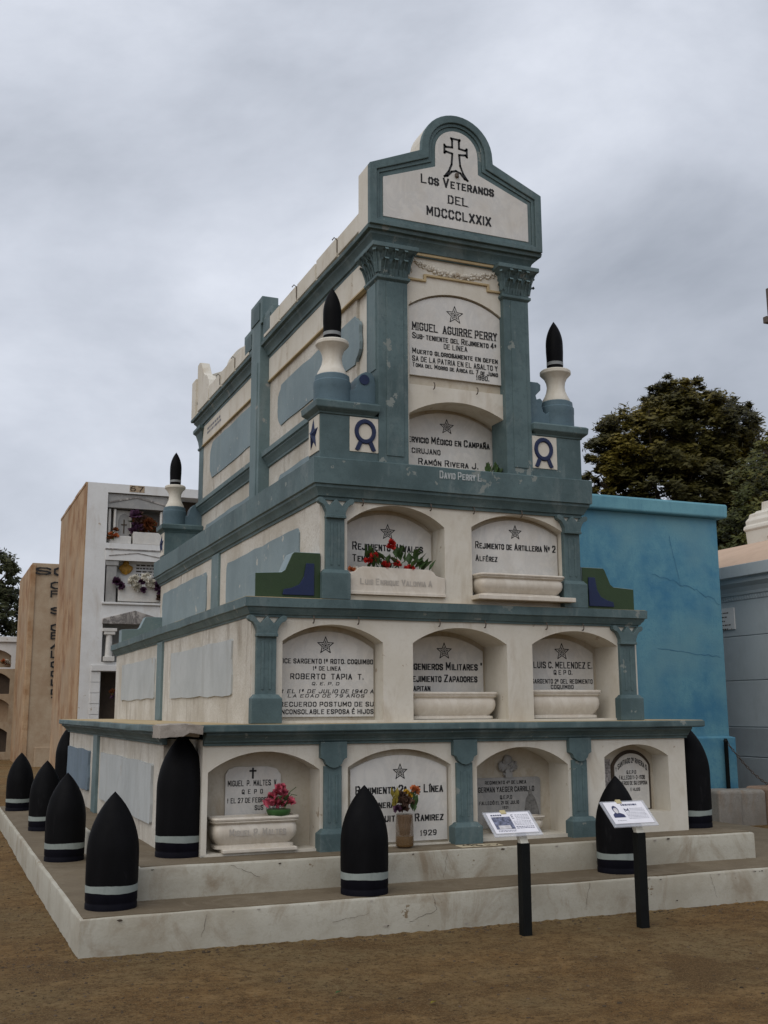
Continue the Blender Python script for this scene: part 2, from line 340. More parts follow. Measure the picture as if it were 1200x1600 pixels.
S_ = lambda t: [[tuple(float(v) / 20 for v in p.split(',')) for p in l.split()] for l in t.split('|')]
GL = {k: S_(v) for k, v in {
 'A': '0,0 10,20 20,0|4,6 16,6', 'B': '0,0 0,20 15,20 20,17 20,13 15,10.5 0,10.5|15,10.5 20,8 20,3 15,0 0,0', 'C': '20,15 20,17 15,20 5,20 0,16 0,4 5,0 15,0 20,3 20,5',
 'D': '0,0 0,20 14,20 20,16 20,4 14,0 0,0', 'E': '20,20 0,20 0,0 20,0|0,10.5 15,10.5', 'F': '20,20 0,20 0,0|0,10.5 15,10.5', 'G': '20,15 20,17 15,20 5,20 0,16 0,4 5,0 15,0 20,3 20,9 12,9',
 'H': '0,0 0,20|20,0 20,20|0,10.5 20,10.5', 'I': '0,0 0,20', 'J': '0,5 0,3 5,0 14,0 20,4 20,20', 'K': '0,0 0,20|20,20 0,8|6,11 20,0', 'L': '0,20 0,0 20,0', 'M': '0,0 0,20 10,6 20,20 20,0', 'N': '0,0 0,20 20,0 20,20',
 'O': '5,0 0,4 0,16 5,20 15,20 20,16 20,4 15,0 5,0', 'P': '0,0 0,20 15,20 20,17 20,11 15,8 0,8', 'Q': '5,0 0,4 0,16 5,20 15,20 20,16 20,4 15,0 5,0|11,6 20,-2', 'R': '0,0 0,20 15,20 20,17 20,12.5 15,9.5 0,9.5|12,9.5 20,0',
 'S': '20,15.5 20,17 15,20 5,20 0,17 0,13.5 5,11 15,9 20,6.5 20,3 15,0 5,0 0,3 0,4.5', 'T': '0,20 20,20|10,20 10,0', 'U': '0,20 0,4 5,0 15,0 20,4 20,20', 'V': '0,20 10,0 20,20', 'W': '0,20 5,0 10,14 15,0 20,20', 'X': '0,0 20,20|0,20 20,0', 'Y': '0,20 10,10 20,20|10,10 10,0', 'Z': '0,20 20,20 0,0 20,0',
 '0': '5,0 0,4 0,16 5,20 15,20 20,16 20,4 15,0 5,0', '1': '0,15 7,20 7,0', '2': '0,15 0,17 5,20 15,20 20,17 20,12 0,0 20,0', '3': '0,17 5,20 15,20 20,17 20,13 15,10.5 8,10.5|15,10.5 20,8 20,3 15,0 5,0 0,3', '4': '14,0 14,20 0,6 20,6', '5': '20,20 0,20 0,11 15,11 20,8 20,3 15,0 5,0 0,3', '6': '18,19 8,20 0,14 0,4 5,0 15,0 20,4 20,8 15,11 0,10', '7': '0,20 20,20 7,0', '8': '5,10.5 0,13 0,17 5,20 15,20 20,17 20,13 15,10.5 5,10.5 0,8 0,3 5,0 15,0 20,3 20,8 15,10.5', '9': '2,1 12,0 20,6 20,16 15,20 5,20 0,16 0,12 5,9 20,10',
 '.': '0,0 0,1.5', '-': '0,9 12,9', '"': '0,20 0,15|8,20 8,15', 'º': '4,12 0,14 0,18 4,20 9,20 12,18 12,14 9,12 4,12|1,8.5 11,8.5', '†': '6,0 6,20|0,14 12,14'}.items()}
ACC = {'Á': ('A', "8,23 13,27"), 'É': ('E', "8,23 13,27"), 'Í': ('I', "-1,23 4,27"), 'Ó': ('O', "8,23 13,27"), 'Ñ': ('N', "3,23 7,25.5 13,23.5 17,26")}
NARROW = {'I': 0.0, '.': 0.0, '1': 0.35, '-': 0.6, '"': 0.4, 'º': 0.6, '†': 0.6, 'M': 1.2, 'W': 1.3}
def text_mb(mb, body, x0, x1, zc, h, y, style='', depth=0.0015):
    """painted block lettering in the XZ plane, facing -Y, fitted into x0..x1 at cap height h"""
    th = (0.22 if 'b' in style else 0.165) * h
    items = []; u = 0.0; GAP = 0.66
    for ch in body:
        if ch == ' ': items.append(None); u += 0.75; continue
        small = 's' in style and ch.islower(); c = ch.upper() if ch not in 'º†' else ch
        acc = None
        if c in ACC: c, acc = ACC[c]
        k = 0.76 if small else 1.0; w = NARROW.get(c, 1.0) * k
        items.append((c, acc, k, u, w)); u += w + GAP * k
    last = [t for t in items if t][-1]; total = last[3] + last[4]
    sx = (x1 - x0 - th) / max(total, 0.01); xs0 = x0 + th / 2; z0 = zc - h / 2 + th / 2; hh = h - th; xm = (x0 + x1) / 2
    if total < 0.01: sx = 0.0
    n = 0; tv = min(th, (0.3 if 'b' in style else 0.36) * sx) if total > 0.01 else th
    for it in items:
        if not it: continue
        c, acc, k, u, w = it
        lines_ = list(GL[c]) + (S_(acc) if acc else [])
        for L in lines_:
            P = []
            for (a, b) in L:
                X = xs0 + (u + a * (w if NARROW.get(c, 1) > 0 else 1.0 * k)) * sx; Z = z0 + b * hh * k
                if 'i' in style: X += 0.25 * (b - 0.5) * hh
                if 'a' in style: Z += 0.035 - 0.085 * ((X - xm) / ((x1 - x0) / 2)) ** 2
                P.append(Vector((X, 0, Z)))
            if 'r' in style:
                for q in (P[0], P[-1]):
                    zz = (q.z - z0) / (hh * k)
                    if zz < 0.02 or zz > 0.98: mb.add([(q.x + a, y - depth - 0.00002 * n, q.z + b) for a, b in ((-tv * 1.1, -th / 2), (tv * 1.1, -th / 2), (tv * 1.1, -th * 0.1), (-tv * 1.1, -th * 0.1))], [(0, 1, 2, 3)]); n += 1
            for i in range(len(P) - 1):
                d = (P[i + 1] - P[i]); L_ = d.length
                if L_ < 1e-6: continue
                d /= L_; ww = tv * abs(d.z) + th * 0.8 * abs(d.x); q = Vector((-d.z, 0, d.x)) * ww / 2; e_ = d * ww * 0.42
                yy = y - depth - 0.00002 * n; n += 1
                mb.add([(v.x, yy, v.z) for v in (P[i] - e_ - q, P[i + 1] + e_ - q, P[i + 1] + e_ + q, P[i] - e_ + q)], [(0, 1, 2, 3)])
def flat_outline(mb, pts, w, y, closed=True):
    """a stroked line of width w in the XZ plane"""
    n = len(pts); P = [Vector((p[0], 0, p[1])) for p in pts]
    for i in range(n if closed else n - 1):
        a, b = P[i], P[(i + 1) % n]; d = (b - a).normalized(); q = Vector((-d.z, 0, d.x)) * w / 2; e_ = d * w / 2
        mb.add([(v.x, y, v.z) for v in (a - e_ - q, b + e_ - q, b + e_ + q, a - e_ + q)], [(0, 1, 2, 3)])
def star_mb(mb, cx, cz, r, y):
    pt = lambda k, rr: (cx + rr * math.sin(k * math.pi / 5), cz + rr * math.cos(k * math.pi / 5))
    flat_outline(mb, [pt(k, r * 0.92 if k % 2 == 0 else r * 0.40) for k in range(10)], 0.0075, y - 0.0015)
    flat_outline(mb, [pt(k, r * 0.5 if k % 2 == 0 else r * 0.2) for k in range(10)], 0.004, y - 0.0015)
    for k in range(10): flat_outline(mb, [(cx, cz), pt(k, r * 0.5 if k % 2 == 0 else r * 0.2)], 0.0025, y - 0.0017, False)

# ================================================================== ground
g = MB(); N = 40
def gz(x, y):
    return 0.018 * math.sin(x * 0.9 + 0.4) * math.sin(y * 0.7) - 0.03 * max(0.0, min(1.0, (x - 0.5) / 4.5)) * max(0.0, min(1.0, (1.0 - y) / 1.5)) - 0.012
xs = [-900, -300, -100, -40] + [-12 + 0.5 * i for i in range(57)] + [40, 100, 300, 900]
ys = [-300, -100, -40] + [-12 + 0.5 * i for i in range(81)] + [60, 100, 300, 1500]
gv = [(x, y, gz(x, y)) for y in ys for x in xs]; nx = len(xs)
gf = [(j * nx + i, j * nx + i + 1, (j + 1) * nx + i + 1, (j + 1) * nx + i) for j in range(len(ys) - 1) for i in range(nx - 1)]
g.add(gv, gf); struct('ground', g, DIRT, 60)

# ================================================================== the mausoleum
D = 7.02
mau = thing('mausoleum', (2.2, 0, 0), 'tall stepped cream mausoleum with teal cornices and pilasters and rows of marble plaques', 'mausoleum')
XL, XR = (-0.27, 0.325, 0.914, 1.431), (4.572, 4.075, 3.486, 2.969)
TH = 0.5

# steps
p = MB().wloft([(0.0, -0.12), (0.0, 0.10), (0.0, 0.222), (-0.004, 0.233), (-0.014, 0.2387), (-0.2, 0.2387)], -1.065, 6.9, -0.863, 8.6, 0.16, 0.006, 4)
part('lower_step', p, STEPW, mau, 0, 40)
p = MB().box(-1.035, 6.87, -0.835, 8.57, 0.23, 0.2455); part('lower_step_tread', p, SCREED, mau)
p = MB().wloft([(0.0, 0.22), (0.0, 0.34), (0.0, 0.458), (-0.004, 0.468), (-0.014, 0.4745), (-0.2, 0.4745)], -0.6, 5.045, -0.333, 7.5, 0.16, 0.006, 9)
part('upper_step', p, STEPW, mau, 0, 40)
p = MB().box(-0.57, 5.015, -0.303, 7.47, 0.46, 0.481); part('upper_step_tread', p, SCREED, mau)

def riser_crack(pts, w, yv):
    m_ = MB()
    for i in range(len(pts) - 1): flat_outline(m_, [pts[i], pts[i + 1]], w * rnd.uniform(.5, 1.3), yv - 0.00003 * i, False)
    part('crack', m_, DARKIN, mau)
def wander(x0, z0, x1, z1, n, j): return [(x0 + (x1 - x0) * i / n + rnd.uniform(-j, j), z0 + (z1 - z0) * i / n + rnd.uniform(-j, j)) for i in range(n + 1)]
for a in ((0.72, 0.10, 1.0, 0.13, 8), (1.52, 0.23, 1.55, 0.12, 6), (1.55, 0.12, 1.32, 0.05, 8), (2.9, 0.22, 2.86, 0.02, 9), (4.1, 0.21, 4.15, 0.03, 8), (-0.2, 0.22, -0.24, 0.07, 6)):
    riser_crack(wander(*a, 0.008), 0.0022, -0.8705)
for a in ((0.1, 0.46, 0.32, 0.36, 9), (1.9, 0.45, 1.86, 0.27, 8), (3.35, 0.46, 3.32, 0.30, 7)):
    riser_crack(wander(*a, 0.006), 0.002, -0.3405)
for k in range(34):   # chips knocked out of the paint along the arrises
    up = k % 3 == 0; xk = rnd.uniform(-0.55, 5.0) if up else rnd.uniform(-1.0, 5.2); zk = (0.462 if up else 0.226) - rnd.uniform(0, .012); w_ = rnd.uniform(.006, .022)
    if not up and rnd.random() < .35: zk = rnd.uniform(0.0, 0.05)
    n_ = 7; m_ = MB(); m_.add([(xk + w_ * math.cos(q * 6.283 / n_) * rnd.uniform(.6, 1.2), (-0.3405 if up else -0.8705), zk + w_ * .38 * math.sin(q * 6.283 / n_) * rnd.uniform(.5, 1.2)) for q in range(n_)], [tuple(range(n_))])
    part('paint_chip', m_, BROKEN if rnd.random() < .5 else DARKIN, mau)
def arch_pts(xa, xb, zs, za, n=18):
    w = (xb - xa) / 2; h = za - zs; r = (w * w + h * h) / (2 * h); cz = za - r; xm = (xa + xb) / 2
    a = math.asin(min(1, w / r))
    return [(xm + r * math.sin(-a + 2 * a * i / n), cz + r * math.cos(-a + 2 * a * i / n)) for i in range(n + 1)]
def front_wall(x0, x1, z0, z1, niches, y=0.0, th=TH):
    """wall slab with arched openings, y..y+th"""
    mb = MB()
    def q(a, b, c, d): mb.add([(t[0], y, t[1]) for t in (a, b, c, d)], [(0, 1, 2, 3)])
    cur = x0
    for (xa, xb, zb, zs, za, dep) in niches:
        for (u, v) in ((z0, zb), (zb, zs), (zs, z1)):
            if v > u: q((cur, u), (xa, u), (xa, v), (cur, v))
        if zb > z0: q((xa, z0), (xb, z0), (xb, zb), (xa, zb))
        A = arch_pts(xa, xb, zs, za)
        for i in range(len(A) - 1): q(A[i], A[i + 1], (A[i + 1][0], z1), (A[i][0], z1))
        loop = [(xa, zb)] + A + [(xb, zb)]
        for i in range(len(loop) - 1):
            a, b = loop[i], loop[i + 1]
            mb.add([(a[0], y, a[1]), (b[0], y, b[1]), (b[0], y + th, b[1]), (a[0], y + th, a[1])], [(0, 1, 2, 3)])
        mb.add([(xa, y, zb), (xb, y, zb), (xb, y + th, zb), (xa, y + th, zb)], [(0, 1, 2, 3)])
        cur = xb
    q((cur, z0), (x1, z0), (x1, z1), (cur, z1))
    for xx in (x0, x1): mb.add([(xx, y, z0), (xx, y + th, z0), (xx, y + th, z1), (xx, y, z1)], [(0, 1, 2, 3)])
    for zz in (z0, z1): 
        if not niches or zz == z1: mb.add([(x0, y, zz), (x1, y, zz), (x1, y + th, zz), (x0, y + th, zz)], [(0, 1, 2, 3)])
    return mb
def wall_mesh(mb, name):
    me = mb.mesh(name, BASE['mausoleum']); bm = bmesh.new(); bm.from_mesh(me)
    bmesh.ops.remove_doubles(bm, verts=bm.verts, dist=0.0005); bm.to_mesh(me); bm.free()
    for p_ in me.polygons: p_.use_smooth = True
    me.set_sharp_from_angle(angle=R_(25)); return me

NICHES = [
    [(-0.015, 0.915, 0.50, 1.12, 1.275, 0.255), (1.16, 2.11, 0.49, 1.133, 1.275, 0.08), (2.357, 3.28, 0.51, 1.11, 1.272, 0.335), (3.67, 4.378, 0.66, 1.165, 1.275, 0.255)],
    [(0.583, 1.482, 1.515, 2.165, 2.31, 0.20), (1.76, 2.686, 1.515, 2.17, 2.31, 0.44), (2.945, 3.862, 1.515, 2.18, 2.31, 0.38)],
    [(1.15, 2.08, 2.57, 3.2, 3.368, 0.26), (2.35, 3.318, 2.57, 3.225, 3.362, 0.12)],
]
ZB = [(0.4745, 1.37), (1.48, 2.40), (2.50, 3.45)]
for t in range(3):
    z0, z1 = ZB[t]; xl = XL[t] if t else -0.06
    put('front_wall', wall_mesh(front_wall(xl, XR[t], z0, z1, NICHES[t]), 'front_wall'), WHITE, mau)
    part('tier_body', MB().box(XL[t], XR[t], TH + 0.001, D, z0, z1), STUCCO, mau)
    if t: part('side_render', MB().box(XL[t] - 0.008, XL[t] + 0.01, 0.012, D, z0, z1 - 0.02), STUCCO, mau)
    for (xa, xb, zb, zs, za, dep) in NICHES[t]:
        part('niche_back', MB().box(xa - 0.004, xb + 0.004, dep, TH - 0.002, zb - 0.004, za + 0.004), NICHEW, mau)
# tower
TN = [(1.745, 2.755, 3.735, 4.23, 4.377, 0.29), (1.75, 2.715, 4.505, 5.262, 5.416, 0.045)]
put('front_wall', wall_mesh(front_wall(1.46, 2.94, 3.70, 4.46, [TN[0]]), 'front_wall'), WHITE, mau)
put('front_wall', wall_mesh(front_wall(1.46, 2.94, 4.46, 5.80, [TN[1]]), 'front_wall'), WHITE, mau)
for (xa, xb, zb, zs, za, dep) in TN:
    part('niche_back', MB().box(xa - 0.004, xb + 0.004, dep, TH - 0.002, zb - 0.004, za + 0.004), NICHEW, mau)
part('tower_body', MB().box(XL[3], XR[3], TH + 0.001, D, 3.70, 5.80), STUCCO, mau)

# cornices
def cornice(prof, t, mat, bev=0.006):
    return part('cornice', MB().wloft(prof, XL[t], XR[t], 0.0, D, 0.2, 0.0035, 20 + t), mat, mau, 0, 28)
cornice([(-0.3, 1.43), (0.105, 1.428), (0.136, 1.432), (0.141, 1.44), (0.141, 1.482), (0.136, 1.4896), (-0.3, 1.4899)], 0, TEAL_SHADED)
mprof = [(-0.02, 1.325), (0.022, 1.325), (0.026, 1.345), (0.045, 1.352), (0.05, 1.365), (0.075, 1.39), (0.105, 1.41), (0.108, 1.4285), (-0.02, 1.4285)]
part('cornice_moulding', MB().prism([(-o, z) for o, z in mprof], -0.06, XR[0] + 0.02, 'x'), TEAL_SHADED, mau, 0.004)
part('cornice_moulding', MB().prism([(XL[0] - o, z) for o, z in mprof], 0.46, D + 0.1, 'y'), TEAL_SHADED, mau, 0.004)
part('cornice_moulding', MB().prism([(XR[0] + o * 0.5, z) for o, z in mprof], 0.5, D + 0.1, 'y'), TEAL_SHADED, mau, 0.004)
cornice([(-0.02, 2.36), (0.018, 2.36), (0.022, 2.378), (0.035, 2.382), (0.04, 2.395), (0.058, 2.415), (0.066, 2.436), (0.082, 2.44), (0.085, 2.5144), (-0.3, 2.5148)], 1, TEAL_SHADED)
cornice([(-0.02, 3.375), (0.02, 3.375), (0.024, 3.40), (0.04, 3.405), (0.045, 3.42), (0.062, 3.455), (0.078, 3.475), (0.08, 3.497), (0.098, 3.504), (0.102, 3.722), (0.092, 3.73), (-0.3, 3.731)], 2, TEAL_SHADED, 0.008)
cornice([(-0.02, 5.735), (0.025, 5.735), (0.028, 5.765), (0.045, 5.77), (0.05, 5.79), (0.062, 5.825), (0.09, 5.855), (0.095, 5.88), (0.128, 5.885), (0.135, 5.917), (-0.2, 5.918)], 3, TEAL_SHADED)
# pale screed on the ledges
part('ledge_top', MB().box(-0.395, 4.70, -0.125, D + 0.1, 1.486, 1.4945), SAND, mau)
part('ledge_top', MB().box(0.25, 4.15, -0.07, D + 0.05, 2.511, 2.5185), SAND, mau)
# broken corner with bare mortar over the big shell
bc = MB(); nb = 9
def bcp(u, v, w):   # lumpy block wrapped round the corner of the slab
    x = -0.431 + 0.33 * u; y_ = -0.163 + 0.34 * v; z = 1.405 + 0.095 * w
    k = 0.5 + 0.5 * math.sin(u * 9.0 + 3 * w) * math.sin(v * 8.0 + 1)
    if u > 0.6 and v < 0.35: z = 1.43 + 0.066 * w
    return (x + 0.008 * k + (rnd.uniform(-.006, .006)), y_ + 0.008 * k + rnd.uniform(-.006, .006), z + rnd.uniform(-.004, .004) - 0.012 * abs(2 * u - 1) ** 3)
pt_ = {}
for i in range(nb + 1):
    for j in range(nb + 1):
        for k in (0, 1, 2, 3): pt_[i, j, k] = len(bc.v); bc.v.append(bcp(i / nb, j / nb, k / 3))
for i in range(nb):
    for j in range(nb):
        for k in (0, 3): bc.f.append((pt_[i, j, k], pt_[i + 1, j, k], pt_[i + 1, j + 1, k], pt_[i, j + 1, k]))
    for k in range(3):
        bc.f += [(pt_[i, 0, k], pt_[i + 1, 0, k], pt_[i + 1, 0, k + 1], pt_[i, 0, k + 1]), (pt_[i, nb, k], pt_[i + 1, nb, k], pt_[i + 1, nb, k + 1], pt_[i, nb, k + 1]), (pt_[0, i, k], pt_[0, i + 1, k], pt_[0, i + 1, k + 1], pt_[0, i, k + 1]), (pt_[nb, i, k], pt_[nb, i + 1, k], pt_[nb, i + 1, k + 1], pt_[nb, i, k + 1])]
part('broken_corner', bc, BROKEN, mau, 0, 50)

# pilasters of the lower tiers
def pil_low(xc):
    o = part('pilaster', MB().box(xc - 0.077, xc + 0.077, -0.03, 0.02, 0.64, 1.15), TEAL_SHADED, mau, 0.004)
    for s in (-1, 1):
        part('flute', MB().box(xc + s * 0.03 - 0.009, xc + s * 0.03 + 0.009, -0.036, -0.028, 0.70, 1.08), TEAL_SHADED, o, 0.002)
    part('base', MB().rloft([(0.012, 0.476), (0.012, 0.62), (0.0, 0.63), (-0.02, 0.655)], xc - 0.12, xc + 0.12, -0.085, 0.02), TEAL_SHADED, o, 0.005)
    part('capital', MB().prism([(xc - 0.115, 1.345), (xc - 0.115, 1.215), (xc - 0.085, 1.20), (xc - 0.07, 1.165), (xc - 0.035, 1.14), (xc, 1.132), (xc + 0.035, 1.14), (xc + 0.07, 1.165), (xc + 0.085, 1.20), (xc + 0.115, 1.215), (xc + 0.115, 1.345)], -0.055, 0.02), TEAL_SHADED, o, 0.004)
for xc in (1.02, 2.225, 3.385): pil_low(xc)
def pil_up(xc, z0, zs, zc, ztop):
    o = part('pilaster', MB().box(xc - 0.085, xc + 0.085, -0.035, 0.02, zs - 0.01, zc + 0.01), TEAL_SHADED, mau, 0.004)
    for s in (-1, 1):
        part('flute', MB().box(xc + s * 0.032 - 0.011, xc + s * 0.032 + 0.011, -0.041, -0.033, zs + 0.04, zc - 0.05), TEAL_SHADED, o, 0.002)
    part('base', MB().rloft([(0.0, z0), (0.0, zs - 0.03), (-0.01, zs - 0.022), (-0.024, zs)], xc - 0.128, xc + 0.128, -0.075, 0.02), TEAL_SHADED, o, 0.005)
    h = ztop - zc; P = []
    side = [(0.085, 0.0), (0.088, 0.25), (0.105, 0.5), (0.125, 0.66), (0.15, 0.72), (0.165, 0.82), (0.165, 0.95), (0.15, 1.02), (0.125, 1.0), (0.10, 0.88), (0.075, 0.68), (0.055, 0.60), (0.0, 0.98)]
    P = [(xc - a, zc + h * c) for a, c in side] + [(xc + a, zc + h * c) for a, c in side[-2::-1]]
    part('capital', MB().prism(P, -0.06, 0.0), TEAL_SHADED, o, 0.003)
    part('collar', MB().box(xc - 0.09, xc + 0.09, -0.068, 0.0, zc - 0.012, zc + 0.012), TEAL_SHADED, o, 0.004)
for xc in (0.437, 3.952): pil_up(xc, 1.496, 1.728, 2.205, 2.365)
for xc in (1.03, 3.385): pil_up(xc, 2.519, 2.772, 3.225, 3.385)

# tower pilasters with leaf capitals
for s in (-1, 1):
    xa, xb = (1.425, 1.712) if s < 0 else (2.706, 2.975)
    o = part('pilaster', MB().box(xa, xb, -0.06, 0.23, 3.72, 5.50), TEAL_SHADED, mau, 0.004)
    part('raised_panel', MB().box(xa + 0.075, xb - 0.045, -0.068, -0.05, 3.80, 5.42), TEAL_SHADED, o, 0.004)
    sx = xa if s < 0 else xb
    part('raised_panel', MB().box(sx - 0.008, sx + 0.008, 0.0, 0.17, 4.60, 5.42), TEAL_LIT, o, 0.004)
    cap = MB().rloft([(0.0, 5.43), (0.022, 5.45), (0.022, 5.475), (0.005, 5.48), (0.012, 5.58), (0.035, 5.67), (0.075, 5.715), (0.085, 5.72), (0.085, 5.76)], xa, xb, -0.06, 0.23)
    c_ = part('capital', cap, TEAL_SHADED, o, 0.004)
    lf = MB()
    def leaf(px, py, dx, dy, z, h, w):
        tx, ty = -dy, dx
        V = []
        for (u, zz, ou) in ((-0.8, 0, 0.012), (0.8, 0, 0.012), (1.0, 0.45, 0.025), (-1.0, 0.45, 0.025), (-0.7, 0.85, 0.055), (0.7, 0.85, 0.055), (0.45, 1.0, 0.085), (-0.45, 1.0, 0.085), (0.4, 0.86, 0.098), (-0.4, 0.86, 0.098)):
            V.append((px + tx * u * w + dx * ou, py + ty * u * w + dy * ou, z + h * zz))
        lf.add(V, [(0, 1, 2, 3), (3, 2, 5, 4), (4, 5, 6, 7), (7, 6, 8, 9)])
        lf.tube([(px + dx * 0.015, py + dy * 0.015, z), (px + dx * 0.035, py + dy * 0.035, z + h * 0.5), (px + dx * 0.075, py + dy * 0.075, z + h * 0.95)], 0.007, 5)
    for k in range(3):
        xx = xa + (xb - xa) * (k + 0.5) / 3
        leaf(xx, -0.06, 0, -1, 5.48, 0.14, 0.045); leaf(xx, -0.06 - 0.005, 0, -1, 5.57, 0.14, 0.04)
        yy = -0.06 + 0.29 * (k + 0.5) / 3
        leaf(sx, yy, s, 0, 5.48, 0.14, 0.045); leaf(sx + s * 0.005, yy, s, 0, 5.57, 0.14, 0.04)
    for dy in (-1,):
        leaf(sx, -0.06, s * 0.7, -0.7, 5.50, 0.21, 0.04)
        leaf((xb if s < 0 else xa), -0.06, -s * 0.6, -0.75, 5.52, 0.18, 0.03)
    part('acanthus_leaves', lf, TEAL_SHADED, c_)
# rear corner pilaster of the tower
for s in (-1, 1):
    xa, xb = (1.425, 1.70) if s < 0 else (2.70, 2.975)
    o = part('pilaster', MB().box(xa, xb, 6.80, 7.07, 3.72, 5.50), TEAL_SHADED, mau, 0.004)
    part('capital', MB().rloft([(0.0, 5.43), (0.022, 5.45), (0.022, 5.475), (0.005, 5.48), (0.02, 5.58), (0.05, 5.68), (0.085, 5.715), (0.085, 5.76)], xa, xb, 6.80, 7.07), TEAL_SHADED, o, 0.004)

# garland frieze above the upper plaque
part('frieze_moulding', MB().prism([(1.74, 5.50), (1.925, 5.50), (1.925, 5.555), (2.56, 5.555), (2.56, 5.50), (2.70, 5.50), (2.70, 5.52), (2.585, 5.52), (2.585, 5.575), (1.90, 5.575), (1.90, 5.52), (1.74, 5.52)], -0.02, 0.005), SAND, mau, 0.003)
gm = MB()
for i in range(70):
    u = i / 69; xx = 1.80 + 0.86 * u; zz = 5.70 - 0.085 * math.sin(math.pi * u) + rnd.uniform(-0.012, 0.012)
    r = 0.012 + 0.014 * math.sin(math.pi * u)
    gm.blob((xx, -0.006, zz), r * rnd.uniform(0.8, 1.2), 1, 0.25)
    gm.blob((xx, -0.004, zz - rnd.uniform(0.0, 0.03)), r * 0.8, 1, 0.25)
for xx, s in ((1.80, -1), (2.66, 1)):
    gm.tube([(xx, -0.006, 5.70), (xx + s * 0.03, -0.006, 5.63), (xx + s * 0.015, -0.006, 5.58), (xx + s * 0.05, -0.006, 5.56)], 0.008, 6, 0.004)
part('garland', gm, WHITE, mau, 0, 60)
part('top_moulding', MB().box(1.72, 2.70, -0.035, 0.01, 5.705 + 0.035, 5.775), SAND, mau, 0.006)

# pediments (front and rear)
def outline(off=0.0):
    return None
cxp = 2.2
def ped_poly(w, z0, zsh, shz, r, cz, n=20):
    L = [(cxp - w, z0), (cxp - w, zsh), (cxp - r * 1.01, shz)]
    L += [(cxp + r * math.cos(math.pi * (1 - i / n)), cz + r * math.sin(math.pi * (1 - i / n))) for i in range(n + 1)]
    return L + [(cxp + r * 1.01, shz), (cxp + w, zsh), (cxp + w, z0)]
PO = ped_poly(0.895, 5.9185, 6.505, 6.735, 0.372, 6.784)
PI_ = ped_poly(0.755, 6.015, 6.40, 6.605, 0.222, 6.784)
def ring(t0, t1, ya, yb):
    A = [(a[0] * (1 - t0) + b[0] * t0, a[1] * (1 - t0) + b[1] * t0) for a, b in zip(PO, PI_)]
    B = [(a[0] * (1 - t1) + b[0] * t1, a[1] * (1 - t1) + b[1] * t1) for a, b in zip(PO, PI_)]
    mb = MB(); n = len(A); V = [(x, ya, z) for x, z in A] + [(x, ya, z) for x, z in B] + [(x, yb, z) for x, z in A] + [(x, yb, z) for x, z in B]
    F = []
    for i in range(n):
        j = (i + 1) % n
        F += [(i, j, n + j, n + i), (n + i, n + j, 3 * n + j, 3 * n + i), (i, 2 * n + i, 2 * n + j, j)]
    return mb.add(V, F)
for (yf, yb, d) in ((-0.15, 0.13, -1), (7.18, 6.90, 1)):
    part('pediment', MB().prism(PO, yf - d * 0.035, yb), WHITE, mau, 0.006)
    if d < 0:
        fr = part('pediment_frame', ring(0.0, 0.5, yf - 0.012, yf + 0.04), TEAL_SHADED, mau, 0.006)
        part('moulding', ring(0.5, 0.72, yf + 0.006, yf + 0.04), TEAL_SHADED, fr, 0.004)
        part('moulding', ring(0.72, 1.0, yf + 0.018, yf + 0.04), TEAL_SHADED, fr, 0.004)

